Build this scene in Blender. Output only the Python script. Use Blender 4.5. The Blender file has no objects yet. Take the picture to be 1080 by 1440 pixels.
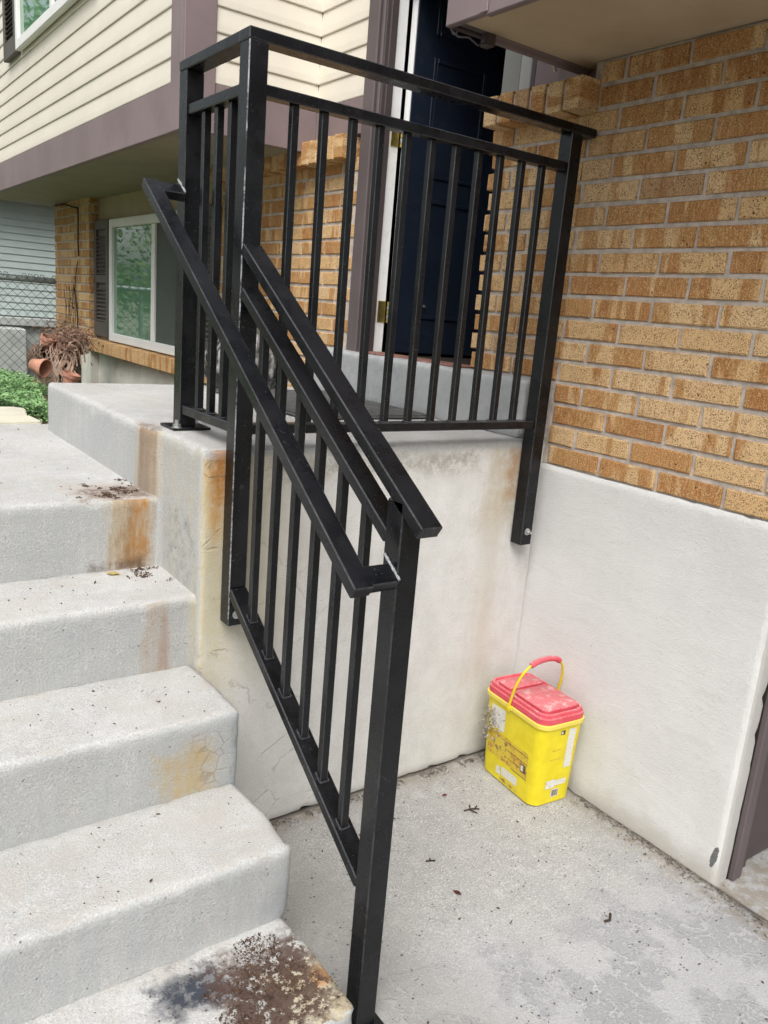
import bpy, bmesh, math, random
from mathutils import Vector, Matrix, noise
R = math.radians
random.seed(7)
sc = bpy.context.scene
col = sc.collection

# ------------------------------------------------------------------ camera
CAM = Vector((-2.0035, -1.848, 1.4913))
YAW, PITCH, ROLL, FPX = 0.637029, -0.240713, 0.083831, 1133.73
fw = Vector((math.sin(YAW) * math.cos(PITCH), math.cos(YAW) * math.cos(PITCH), math.sin(PITCH)))
rt = Vector((math.cos(YAW), -math.sin(YAW), 0.0))
up = rt.cross(fw)
r2 = rt * math.cos(ROLL) + up * math.sin(ROLL)
u2 = -rt * math.sin(ROLL) + up * math.cos(ROLL)
cd = bpy.data.cameras.new('camera')
cam = bpy.data.objects.new('camera', cd)
col.objects.link(cam)
cd.sensor_fit = 'VERTICAL'
cd.sensor_height = 36.0
cd.sensor_width = 27.0
cd.lens = FPX / 1440.0 * 36.0
cd.clip_start = 0.05
cd.clip_end = 2000
m = Matrix((r2, u2, -fw)).transposed().to_4x4()
m.translation = CAM
cam.matrix_world = m
sc.camera = cam

# ------------------------------------------------------------------ sky, sun, exposure (overcast day)
SUN_DIR = Vector((-0.55, -0.62, 1.10)).normalized()
world = bpy.data.worlds.new('World')
sc.world = world
world.use_nodes = True
wn, wl = world.node_tree.nodes, world.node_tree.links
wn.clear()
sky = wn.new('ShaderNodeTexSky')
sky.sky_type = 'NISHITA'
sky.sun_disc = False
sky.sun_elevation = math.asin(SUN_DIR.z)
sky.sun_rotation = math.atan2(SUN_DIR.x, SUN_DIR.y)
sky.air_density = 1.0
sky.dust_density = 4.0
sky.ozone_density = 1.0
hs = wn.new('ShaderNodeHueSaturation')
hs.inputs['Saturation'].default_value = 0.26
bg = wn.new('ShaderNodeBackground')
bg.inputs['Strength'].default_value = 0.13
wo = wn.new('ShaderNodeOutputWorld')
wl.new(sky.outputs[0], hs.inputs['Color'])
wl.new(hs.outputs[0], bg.inputs['Color'])
wl.new(bg.outputs[0], wo.inputs['Surface'])
sl = bpy.data.lights.new('sun', 'SUN')
sl.energy = 1.4
sl.angle = R(38)
sl.color = (1.0, 0.975, 0.94)
so = bpy.data.objects.new('sun', sl)
col.objects.link(so)
so.rotation_euler = (-SUN_DIR).to_track_quat('-Z', 'Y').to_euler()
so.location = (-3, -3, 8)
vs = sc.view_settings
vs.view_transform = 'Standard'
vs.look = 'None'
vs.exposure = 0.85
vs.gamma = 1.0
vs.use_curve_mapping = False
sc.render.resolution_x, sc.render.resolution_y = 768, 1024
try:
    sc.cycles.use_denoising = True
    sc.cycles.max_bounces = 8
except Exception:
    pass

# ------------------------------------------------------------------ node helpers
class V:
    """a socket with arithmetic"""
    def __init__(s, T, sock): s.T, s.s = T, sock
    def __add__(s, o): return s.T.m('ADD', s, o)
    def __radd__(s, o): return s.T.m('ADD', o, s)
    def __sub__(s, o): return s.T.m('SUBTRACT', s, o)
    def __rsub__(s, o): return s.T.m('SUBTRACT', o, s)
    def __mul__(s, o): return s.T.m('MULTIPLY', s, o)
    def __rmul__(s, o): return s.T.m('MULTIPLY', o, s)
    def abs(s): return s.T.m('ABSOLUTE', s, 0)
    def max(s, o): return s.T.m('MAXIMUM', s, o)
    def min(s, o): return s.T.m('MINIMUM', s, o)

class Mat:
    def __init__(T, name, rough=0.8, spec=0.5):
        T.mat = bpy.data.materials.new(name)
        T.mat.use_nodes = True
        T.n, T.l = T.mat.node_tree.nodes, T.mat.node_tree.links
        T.b = T.n['Principled BSDF']
        T.b.inputs['Roughness'].default_value = rough
        T.b.inputs['Specular IOR Level'].default_value = spec
        T.h = None
    def put(T, sock, v):
        if isinstance(v, V): T.l.new(v.s, sock)
        elif isinstance(v, (tuple, list)):
            sock.default_value = tuple(v) + ((1.0,) if len(v) == 3 and sock.type == 'RGBA' else ())
        else: sock.default_value = v
    def m(T, op, a, b, c=None):
        n = T.n.new('ShaderNodeMath'); n.operation = op
        T.put(n.inputs[0], a); T.put(n.inputs[1], b)
        if c is not None: T.put(n.inputs[2], c)
        return V(T, n.outputs[0])
    def pos(T):
        return V(T, T.n.new('ShaderNodeNewGeometry').outputs['Position'])
    def nor(T):
        return V(T, T.n.new('ShaderNodeNewGeometry').outputs['True Normal'])
    def obj(T):
        return V(T, T.n.new('ShaderNodeTexCoord').outputs['Object'])
    def rnd(T):
        return V(T, T.n.new('ShaderNodeObjectInfo').outputs['Random'])
    def sep(T, v):
        n = T.n.new('ShaderNodeSeparateXYZ'); T.put(n.inputs[0], v)
        return V(T, n.outputs[0]), V(T, n.outputs[1]), V(T, n.outputs[2])
    def comb(T, x, y, z):
        n = T.n.new('ShaderNodeCombineXYZ')
        for i, q in enumerate((x, y, z)): T.put(n.inputs[i], q)
        return V(T, n.outputs[0])
    def vm(T, op, a, b):
        n = T.n.new('ShaderNodeVectorMath'); n.operation = op
        T.put(n.inputs[0], a); T.put(n.inputs[1], b)
        return V(T, n.outputs[0])
    def noise(T, vec, scale, detail=4, rough=0.55, dist=0.0):
        n = T.n.new('ShaderNodeTexNoise')
        T.put(n.inputs['Vector'], vec); n.inputs['Scale'].default_value = scale
        n.inputs['Detail'].default_value = detail; n.inputs['Roughness'].default_value = rough
        n.inputs['Distortion'].default_value = dist
        return V(T, n.outputs['Fac'])
    def vor(T, vec, scale, feat='F1', out='Distance'):
        n = T.n.new('ShaderNodeTexVoronoi'); n.feature = feat
        T.put(n.inputs['Vector'], vec); n.inputs['Scale'].default_value = scale
        return V(T, n.outputs[out])
    def ss(T, v, a, b):
        """smooth 0..1 between a and b (a may be larger)"""
        n = T.n.new('ShaderNodeMapRange'); n.interpolation_type = 'SMOOTHSTEP'
        T.put(n.inputs['Value'], v)
        if a < b:
            n.inputs['From Min'].default_value, n.inputs['From Max'].default_value = a, b
            n.inputs['To Min'].default_value, n.inputs['To Max'].default_value = 0, 1
        else:
            n.inputs['From Min'].default_value, n.inputs['From Max'].default_value = b, a
            n.inputs['To Min'].default_value, n.inputs['To Max'].default_value = 1, 0
        return V(T, n.outputs[0])
    def mix(T, f, a, b, mode='MIX'):
        n = T.n.new('ShaderNodeMix'); n.data_type = 'RGBA'; n.blend_type = mode
        T.put(n.inputs[0], f); T.put(n.inputs[6], a); T.put(n.inputs[7], b)
        return V(T, n.outputs[2])
    def ramp(T, f, stops):
        n = T.n.new('ShaderNodeValToRGB'); T.put(n.inputs[0], f)
        e = n.color_ramp.elements
        while len(e) < len(stops): e.new(0.5)
        for q, (p, c) in zip(e, stops):
            q.position = p; q.color = tuple(c) + (1.0,)
        return V(T, n.outputs[0])
    def color(T, c): T.put(T.b.inputs['Base Color'], c); return T
    def rough(T, v): T.put(T.b.inputs['Roughness'], v); return T
    def bump(T, h, dist=0.002, strength=1.0):
        n = T.n.new('ShaderNodeBump')
        n.inputs['Distance'].default_value = dist; n.inputs['Strength'].default_value = strength
        T.put(n.inputs['Height'], h)
        if T.h is not None: T.l.new(T.h, n.inputs['Normal'])
        T.h = n.outputs[0]
        T.l.new(T.h, T.b.inputs['Normal'])
        return T
    def box(T, px, py, lo, hi, soft, wob=None):
        """soft-edged rectangle mask from two coordinates"""
        cx, cy = (lo[0] + hi[0]) / 2, (lo[1] + hi[1]) / 2
        hx, hy = (hi[0] - lo[0]) / 2, (hi[1] - lo[1]) / 2
        a, b = (px - cx).abs() - hx, (py - cy).abs() - hy
        d = a.max(b)
        if wob is not None: d = d + wob
        return T.ss(d, soft, -soft)

def simple(name, c, rough=0.7, spec=0.5, var=0.12, scale=6.0, bump=0.0, bscale=60.0, metal=0.0, world_space=True):
    T = Mat(name, rough, spec)
    p = T.pos() if world_space else T.obj()
    n = T.noise(p, scale, 5, 0.6)
    d = tuple(x * (1 - var) for x in c); l = tuple(min(1, x * (1 + var)) for x in c)
    T.color(T.mix(T.ss(n, 0.3, 0.7), d, l))
    if bump: T.bump(T.noise(p, bscale, 4, 0.6), bump)
    T.b.inputs['Metallic'].default_value = metal
    return T.mat

# ------------------------------------------------------------------ mesh helpers
def link(o, parent=None):
    col.objects.link(o)
    if parent is not None: o.parent = parent
    return o

def tag(o, label=None, cat=None, group=None, kind=None):
    if label: o['label'] = label
    if cat: o['category'] = cat
    if group: o['group'] = group
    if kind: o['kind'] = kind
    return o

def empty(name, loc, label, cat, group=None):
    o = bpy.data.objects.new(name, None)
    o.location = loc
    o.empty_display_size = 0.1
    link(o)
    return tag(o, label, cat, group)

def from_bm(name, bm, mat, parent=None, loc=None, smooth=None):
    bmesh.ops.recalc_face_normals(bm, faces=bm.faces[:])
    me = bpy.data.meshes.new(name)
    bm.to_mesh(me); bm.free()
    return from_me(name, me, mat, parent, loc, smooth)

def from_me(name, me, mat, parent=None, loc=None, smooth=None):
    for q in (mat if isinstance(mat, (list, tuple)) else [mat]):
        if len(me.materials) < (len(mat) if isinstance(mat, (list, tuple)) else 1): me.materials.append(q)
    if smooth is not None:
        me.polygons.foreach_set('use_smooth', [True] * len(me.polygons))
        if smooth < 180:
            me.set_sharp_from_angle(angle=R(smooth))
    o = bpy.data.objects.new(name, me)
    link(o, parent)
    pl = parent_loc(parent)
    o.location = (Vector(loc) if loc is not None else Vector()) - pl
    return o

def parent_loc(p):
    v = Vector()
    while p is not None:
        v += p.location; p = p.parent
    return v

def sloped(me):
    return any(0.2 < abs(f.normal.z) < 0.95 and f.area > 0.004 for f in me.polygons)

def edge_slot(o, mat):
    """painted steel: the narrow bevel faces get the worn-edge material"""
    if mat is not None and mat is M.get('metal'):
        me = o.data
        me.materials.append(M['worn']); me.materials.append(M['bare'])
        slope = o.name.split('.')[0] in ('top_rail', 'mid_rail', 'bottom_rail', 'handrail') and abs(o.data.polygons[0].normal.z) < 2 and sloped(me)
        for f in me.polygons:
            es = sorted((me.vertices[a].co - me.vertices[b].co).length for a, b in f.edge_keys)
            if es[0] < 0.0042: f.material_index = 2 if slope and f.normal.x < -0.4 and (f.normal.z > 0.35 or f.normal.y < -0.5) else 1  # left and upward bevels of sloping rails get the painted highlight
    return o

def bm_box(bm, lo, hi, bevel=0.0, seg=2):
    r = bmesh.ops.create_cube(bm, size=1.0)
    vs_ = r['verts']
    for v in vs_:
        v.co = Vector([lo[i] + (v.co[i] + 0.5) * (hi[i] - lo[i]) for i in range(3)])
    if bevel:
        ed = list({e for v in vs_ for e in v.link_edges})
        bmesh.ops.bevel(bm, geom=ed, offset=bevel, segments=seg, affect='EDGES', profile=0.5)
    return vs_

def box(name, lo, hi, mat, parent=None, bevel=0.0, seg=1):
    c = Vector([(a + b) / 2 for a, b in zip(lo, hi)])
    bm = bmesh.new()
    bm_box(bm, [a - q for a, q in zip(lo, c)], [b - q for b, q in zip(hi, c)], bevel, seg)
    return edge_slot(from_bm(name, bm, mat, parent, c), mat)

def beam(name, a, b, w, h, mat, parent, side=None, bevel=0.003, seg=1):
    """box-section bar from a to b; w along side vector, h across"""
    a, b = Vector(a), Vector(b)
    d = b - a; L = d.length; d.normalize()
    if side is None: side = Vector((0, 0, 1)) if abs(d.z) < 0.9 else Vector((1, 0, 0))
    s = Vector(side); s = (s - d * s.dot(d)).normalized()
    t = d.cross(s)
    bm = bmesh.new()
    bm_box(bm, (-w / 2, -h / 2, -L / 2), (w / 2, h / 2, L / 2), bevel, seg)
    M3 = Matrix((s, t, d)).transposed()
    bm.transform(M3.to_4x4())
    return edge_slot(from_bm(name, bm, mat, parent, (a + b) / 2), mat)

def tube_verts(bm, pts, rad, n=6, cap=True):
    """tube along a poly-line; rad a number or list"""
    rs = rad if isinstance(rad, (list, tuple)) else [rad] * len(pts)
    pts = [Vector(p) for p in pts]
    rings = []
    t0 = (pts[1] - pts[0]).normalized()
    ref = Vector((0, 0, 1)) if abs(t0.z) < 0.9 else Vector((1, 0, 0))
    u = t0.cross(ref).normalized()
    for i, p in enumerate(pts):
        t = (pts[min(i + 1, len(pts) - 1)] - pts[max(i - 1, 0)]).normalized()
        u = (u - t * u.dot(t)).normalized()
        w = t.cross(u)
        rings.append([bm.verts.new(p + (u * math.cos(2 * math.pi * k / n) + w * math.sin(2 * math.pi * k / n)) * rs[i]) for k in range(n)])
    for a, b in zip(rings, rings[1:]):
        for k in range(n):
            bm.faces.new((a[k], a[(k + 1) % n], b[(k + 1) % n], b[k]))
    if cap:
        bm.faces.new(list(reversed(rings[0]))); bm.faces.new(rings[-1])

def tube(name, pts, rad, mat, parent=None, n=6):
    bm = bmesh.new()
    c = Vector(pts[0])
    tube_verts(bm, [Vector(p) - c for p in pts], rad, n)
    return from_bm(name, bm, mat, parent, c, 60)

def lathe(bm, prof, n=20):
    rings = []
    for r_, z in prof:
        rings.append([bm.verts.new((r_ * math.cos(2 * math.pi * k / n), r_ * math.sin(2 * math.pi * k / n), z)) for k in range(n)])
    for a, b in zip(rings, rings[1:]):
        for k in range(n):
            bm.faces.new((a[k], a[(k + 1) % n], b[(k + 1) % n], b[k]))
    bm.faces.new(rings[0]); bm.faces.new(rings[-1])

def rough_block(name, lo, hi, mat, parent, r=0.018, res=0.014, amp=0.003, chip=0.006, seed=0.0, skip=(), warp=None):
    """concrete block: rounded worn edges, uneven faces. skip: face keys not built ('-x','+z',...)"""
    lo, hi = Vector(lo), Vector(hi)
    c = (lo + hi) / 2
    verts, faces, idx = [], [], {}
    def vid(p):
        k = (round(p.x, 4), round(p.y, 4), round(p.z, 4))
        if k not in idx:
            idx[k] = len(verts); verts.append(Vector(p))
        return idx[k]
    ns = [max(2, int(round((hi[i] - lo[i]) / res))) for i in range(3)]
    for ax in range(3):
        u, v = (ax + 1) % 3, (ax + 2) % 3
        for sgn in (0, 1):
            if ('-+'[sgn] + 'xyz'[ax]) in skip: continue
            g = {}
            for i in range(ns[u] + 1):
                for j in range(ns[v] + 1):
                    p = Vector((0, 0, 0))
                    p[ax] = hi[ax] if sgn else lo[ax]
                    p[u] = lo[u] + (hi[u] - lo[u]) * i / ns[u]
                    p[v] = lo[v] + (hi[v] - lo[v]) * j / ns[v]
                    g[i, j] = vid(p)
            for i in range(ns[u]):
                for j in range(ns[v]):
                    q = (g[i, j], g[i + 1, j], g[i + 1, j + 1], g[i, j + 1])
                    faces.append(q if sgn else tuple(reversed(q)))
    rr = r
    out = []
    for p in verts:
        e = noise.noise(p * 9 + Vector((seed, 0, 3))) * 0.35 + 1.0
        rl = rr * e
        inner = Vector([min(max(p[i], lo[i] + rl), hi[i] - rl) for i in range(3)])
        d = p - inner
        nz = sum(1 for i in range(3) if abs(d[i]) > 1e-6)
        dn = d.normalized() if d.length > 1e-9 else Vector((0, 0, 1))
        q = inner + dn * rl if nz else p
        a = noise.fractal(p * 5 + Vector((seed, 1, 0)), 0.9, 2.1, 4) * amp + noise.noise(p * 60 + Vector((0, seed, 0))) * 0.0007
        if nz > 1:
            ch = noise.noise(p * 22 + Vector((seed, 7, 0)))
            if ch > 0.25: a -= (ch - 0.25) * chip * 2
        q = q + dn * a
        if warp: q = warp(q)
        out.append(q - c)
    me = bpy.data.meshes.new(name)
    me.from_pydata([tuple(q) for q in out], [], faces)
    return from_me(name, me, mat, parent, c, 180)

# ------------------------------------------------------------------ materials
def concrete(name, base=(0.50, 0.495, 0.47), dark=(0.36, 0.365, 0.36), stains=None, speck=0.5, white=0.0):
    T = Mat(name, 0.9, 0.25)
    p = T.pos()
    n1 = T.noise(p, 3.2, 6, 0.62)
    n2 = T.noise(p, 28, 5, 0.65)
    n3 = T.noise(p, 230, 3, 0.6)
    c = T.mix(T.ss(n1, 0.32, 0.68), dark, base)
    c = T.mix(T.ss(n2, 0.35, 0.75) * 0.4, c, tuple(min(1, x * 1.18) for x in base))
    c = T.mix(T.ss(n3, 0.52, 0.75) * 0.35, c, tuple(x * 0.55 for x in base))
    c = T.mix(T.ss(n3, 0.42, 0.25) * 0.35, c, tuple(min(1, x * 1.3) for x in base))
    # dark grains
    vd = T.vor(p, 95)
    pick = T.ss(T.noise(p, 31, 2, 0.5), 0.60, 0.66)
    c = T.mix(T.ss(vd, 0.20, 0.10) * pick * speck, c, (0.06, 0.055, 0.05))
    if stains: c = stains(T, p, c, n1, n2, n3)
    T.color(c)
    h = n2 * 0.5 + n3 * 0.5 - T.ss(vd, 0.25, 0.12) * pick * 0.5
    T.bump(h, 0.0035, 0.8)
    return T.mat

RUST, RUST2, OCHRE = (0.30, 0.125, 0.035), (0.16, 0.075, 0.035), (0.43, 0.32, 0.13)

def stoop_stains(T, p, c, n1, n2, n3):
    x, y, z = T.sep(p)
    nx, ny, nz = T.sep(T.nor())
    w = (T.noise(p, 14, 5, 0.65) - 0.5) * 0.10
    wf = (T.noise(p, 45, 5, 0.7) - 0.5)
    ws = (T.noise(T.vm('MULTIPLY', p, (40, 40, 5)), 1.0, 5, 0.65) - 0.5) * 0.08
    sk = T.noise(T.vm('MULTIPLY', p, (34, 34, 3.5)), 1.0, 5, 0.7)
    mott = T.ss(sk * 0.6 + n2 * 0.4, 0.36, 0.60)
    up = T.ss(nz, 0.6, 0.3)
    facey = T.ss(ny, -0.5, -0.75)
    facex = T.ss(nx, -0.5, -0.75)
    def band(lo, hi): return T.box(y, y, (lo, lo), (hi, hi), 0.008)
    # streaky and mottled grey tone on the upright faces only
    c = T.mix(up * T.ss(sk, 0.62, 0.40) * 0.40, c, (0.36, 0.385, 0.39))
    c = T.mix(up * T.ss(n2, 0.50, 0.66) * 0.30, c, (0.30, 0.31, 0.31))
    # rust on the first riser: ochre halo, brown left, orange right
    R1 = facey * band(0.2, 0.36)
    k = T.box(x, z, (-1.350, 0.75), (-1.225, 0.97), 0.03, w * 0.5 + ws) * R1
    c = T.mix(k * 0.55, c, (0.45, 0.34, 0.17))
    k = T.box(x, z, (-1.330, 0.73), (-1.240, 1.0), 0.042, w * 1.0 + ws * 2.2) * R1
    c = T.mix(k * (mott * 0.75 + 0.15), c, (0.25, 0.135, 0.055))
    k = T.box(x, z, (-1.278, 0.74), (-1.243, 1.0), 0.036, ws * 2.6 + w * 0.6) * R1 * T.ss(z + ws, 0.74, 0.84)
    c = T.mix(k * (mott * 0.75 + 0.15), c, (0.42, 0.19, 0.045))
    k = T.box(x, z, (-1.40, 0.735), (-1.25, 0.765), 0.012, w * 0.5) * R1
    c = T.mix(k * mott * 0.7, c, (0.12, 0.08, 0.055))
    # second riser, thin streak
    k = T.box(x, z, (-1.330, 0.53), (-1.275, 0.80), 0.035, ws * 1.8 + w * 0.6) * facey * band(-0.06, 0.1)
    c = T.mix(k * (mott * 0.4 + 0.2), c, (0.34, 0.25, 0.15))
    k = T.box(x, z, (-1.303, 0.55), (-1.282, 0.70), 0.014, ws) * facey * band(-0.06, 0.1)
    c = T.mix(k * 0.4, c, (0.30, 0.17, 0.12))
    # third riser, ochre patch by the corner
    R3 = facey * band(-0.36, -0.2)
    k = T.box(x + z * 0.25, z, (-1.29, 0.345), (-1.175, 0.478), 0.03, w * 1.4 + wf * 0.03) * R3
    c = T.mix(k * (mott * 0.45 + 0.35), c, (0.43, 0.32, 0.15))
    k = T.ss(x + w, -1.27, -1.22) * R3
    c = T.mix(k * 0.5, c, (0.30, 0.33, 0.34))
    cr = T.vor(T.vm('ADD', p, T.comb(w * 0.2, w * 0.2, w * 0.2)), 26, 'DISTANCE_TO_EDGE')
    c = T.mix(T.ss(cr, 0.05, 0.01) * T.box(x, z, (-1.31, 0.36), (-1.225, 0.5), 0.03, w) * R3 * 0.55, c, (0.22, 0.19, 0.14))
    # fourth riser, darker grey corner low down
    k = T.ss(x + w, -1.30, -1.22) * T.ss(z + w, 0.30, 0.22) * facey * band(-0.62, -0.48)
    c = T.mix(k * 0.6, c, (0.27, 0.29, 0.30))
    # brown stripe down the landing side
    sd = facex * T.ss(z, 0.925, 0.955)
    k = T.box(y, z, (0.268, 0.9), (0.43, 1.15), 0.02, ws * 0.5) * sd
    c = T.mix(k * 0.35, c, OCHRE)
    k = T.box(y, z, (0.292, 0.9), (0.402, 1.15), 0.010, ws * 0.35) * sd
    c = T.mix(k * (mott * 0.3 + 0.45), c, (0.23, 0.145, 0.09))
    k = T.ss(y + ws, 0.27, 0.20) * facex
    c = T.mix(k * mott * 0.5, c, (0.43, 0.38, 0.27))
    # scaled, pitted patch on the landing side low by the second step
    k = T.box(y, z, (0.03, 0.72), (0.24, 0.95), 0.04, w * 1.5) * facex
    c = T.mix(k * T.ss(n2, 0.40, 0.66) * 0.55, c, (0.25, 0.265, 0.275))
    c = T.mix(k * T.ss(wf + 0.5, 0.60, 0.68) * 0.7, c, (0.12, 0.125, 0.13))
    # bottom step: soil, oil and rust
    top = T.ss(nz, 0.3, 0.6) * T.box(z, z, (0.10, 0.10), (0.23, 0.23), 0.01)
    k = T.box(x, y, (-1.33, -0.86), (-1.17, -0.66), 0.04, w) * top
    c = T.mix(k * (mott * 0.3 + 0.5), c, (0.44, 0.37, 0.22))
    k = T.box(x, y, (-1.25, -0.735), (-1.20, -0.69), 0.018, w) * top
    c = T.mix(k * 0.8, c, (0.40, 0.19, 0.06))
    sp = T.ss(wf + 0.5, 0.40, 0.49)
    k = T.box(x + y * 0.3, y, (-1.72, -0.675), (-1.58, -0.575), 0.022, w * 1.2 + wf * 0.06) * top
    c = T.mix(k * (sp * 0.25 + 0.72), c, (0.034, 0.040, 0.055))
    k = T.box(x, y, (-1.435, -0.82), (-1.215, -0.585), 0.03, w * 1.8 + wf * 0.10) * top
    c = T.mix(k * sp * 0.95, c, (0.082, 0.050, 0.039))
    # corner where dirt lies on the upper steps
    tp = T.ss(nz, 0.3, 0.6) * T.ss(z, 0.9, 0.93)
    k = T.box(x, y, (-1.42, 0.28), (-1.20, 0.46), 0.05, w * 1.8) * tp
    c = T.mix(k * 0.45, c, (0.36, 0.28, 0.215))
    k = T.box(x, y, (-1.40, 0.30), (-1.20, 0.43), 0.03, w * 1.8 + wf * 0.08) * tp
    c = T.mix(k * sp * 0.75, c, (0.13, 0.088, 0.065))
    # grime in the inner corners of the treads
    ff = facey * T.box(y, y, (-0.05, -0.05), (0.02, 0.02), 0.01) * T.ss(x, -1.24, -1.21)
    return c, ff

def stoop_mat():
    T = Mat('stoop_concrete', 0.92, 0.2)
    p = T.pos()
    n1 = T.noise(p, 3.2, 6, 0.62); n2 = T.noise(p, 30, 6, 0.68); n3 = T.noise(p, 240, 3, 0.6)
    base, dark = (0.455, 0.450, 0.435), (0.39, 0.388, 0.376)
    c = T.mix(T.ss(n1, 0.32, 0.68), dark, base)
    c = T.mix(T.ss(n2, 0.42, 0.72) * 0.45, c, (0.53, 0.535, 0.53))
    c = T.mix(T.ss(n3, 0.52, 0.70) * 0.55, c, (0.235, 0.24, 0.24))
    c = T.mix(T.ss(n3, 0.46, 0.32) * 0.55, c, (0.64, 0.645, 0.64))
    vd = T.vor(p, 75)
    pick = T.ss(T.noise(p, 27, 2, 0.5), 0.63, 0.66)
    c = T.mix(T.ss(vd, 0.16, 0.08) * pick * 0.8, c, (0.05, 0.047, 0.045))
    nzz = T.ss(T.sep(T.nor())[2], 0.5, 0.8)
    m2 = T.noise(p, 7.5, 5, 0.7, 0.6)
    c = T.mix(nzz * T.ss(m2, 0.46, 0.64) * 0.45, c, (0.405, 0.375, 0.335))
    c = T.mix(nzz * T.ss(m2, 0.44, 0.30) * 0.35, c, (0.55, 0.55, 0.55))
    c, ff = stoop_stains(T, p, c, n1, n2, n3)
    x, y, z = T.sep(p)
    ck = T.vor(T.vm('ADD', p, T.comb((m2 - 0.5) * 0.25, (m2 - 0.5) * 0.25, (n2 - 0.5) * 0.1)), 2.6, 'DISTANCE_TO_EDGE')
    hc = T.ss(ck, 0.006, 0.002) * T.ss(T.noise(p, 2.0, 3, 0.5), 0.52, 0.60)
    c = T.mix(hc * 0.4, c, (0.20, 0.195, 0.185))
    # painted stucco coat on the front face below the slab edge
    f2 = T.noise(p, 9, 5, 0.65)
    s = T.mix(T.ss(f2, 0.3, 0.7), (0.56, 0.55, 0.525), (0.64, 0.632, 0.612))
    s = T.mix(T.ss(n3, 0.54, 0.72) * 0.5, s, (0.36, 0.34, 0.30))
    s = T.mix(T.ss(n3, 0.45, 0.32) * 0.4, s, (0.74, 0.73, 0.70))
    ws = (T.noise(T.vm('MULTIPLY', p, (26, 26, 4)), 1.0, 5, 0.62) - 0.5)
    w = (T.noise(p, 13, 5, 0.65) - 0.5)
    # ochre weathering near the left corner, fading to the right
    k = T.ss(x + ws * 0.35, -0.80, -1.15) * T.ss(z + w * 0.4, 0.25, 0.85)
    s = T.mix(k * 0.78, s, (0.46, 0.41, 0.28))
    k = T.ss(x + w * 0.25, -1.10, -1.18) * T.ss(n2, 0.3, 0.6)
    s = T.mix(k * 0.5, s, (0.48, 0.42, 0.25))
    hw = T.ss(z, 0.80, 1.13) * 0.030 + 0.002
    k = T.ss((x + 1.166).abs() + ws * 0.05 + w * 0.03 - hw, 0.020, -0.016) * T.ss(z + ws * 0.25, 0.78, 0.96)
    s = T.mix(k * (T.ss(n2, 0.3, 0.6) * 0.45 + 0.35), s, (0.48, 0.26, 0.075))
    k = T.ss((x + 1.160).abs() + ws * 0.08 + w * 0.04 - hw * 0.62, 0.016, -0.012) * T.ss(z + ws * 0.3, 0.90, 1.09)
    rust = k * (T.ss(n2, 0.3, 0.6) * 0.55 + 0.3)
    s = T.mix(rust, s, (0.36, 0.135, 0.028))
    # stain running from the right top corner
    k = T.box(x, z, (-0.23, 0.86), (-0.05, 1.12), 0.06, ws * 0.16 + w * 0.1)
    s = T.mix(k * (T.ss(n2, 0.3, 0.6) * 0.35 + 0.2), s, (0.42, 0.32, 0.17))
    k = T.box(x, z, (-0.155, 0.93), (-0.095, 1.12), 0.03, ws * 0.08)
    s = T.mix(k * (T.ss(n2, 0.3, 0.6) * 0.4 + 0.2), s, (0.38, 0.20, 0.085))
    k = T.box(x, z, (-0.235, 0.30), (-0.14, 0.95), 0.05, ws * 0.12)
    s = T.mix(k * 0.42, s, (0.46, 0.40, 0.30))
    # grime under the slab edge
    k = T.box(x, z, (-1.0, 1.04), (-0.28, 1.10), 0.03, w * 0.10)
    s = T.mix(k * T.ss(n2, 0.35, 0.6) * 0.6, s, (0.23, 0.20, 0.15))
    # hairline cracks
    cr = T.vor(T.vm('ADD', p, T.comb(w * 0.12, w * 0.12, w * 0.12)), 5.5, 'DISTANCE_TO_EDGE')
    crk = T.ss(cr, 0.018, 0.004) * T.ss(f2, 0.46, 0.56)
    crk = crk * T.ss(x, -0.55, -1.0)
    s = T.mix(crk * 0.30, s, (0.22, 0.19, 0.14))
    edge = T.ss(z + w * 0.03, 1.118, 1.094)
    c = T.mix(ff * rust * 0.8, c, (0.38, 0.17, 0.05))
    c = T.mix(ff * edge, c, s)
    T.color(c)
    T.bump(n2 * 0.5 + n3 * 0.6 - T.ss(vd, 0.2, 0.1) * pick * 0.6 - crk * ff * 0.4, 0.004, 0.85)
    return T.mat

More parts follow.
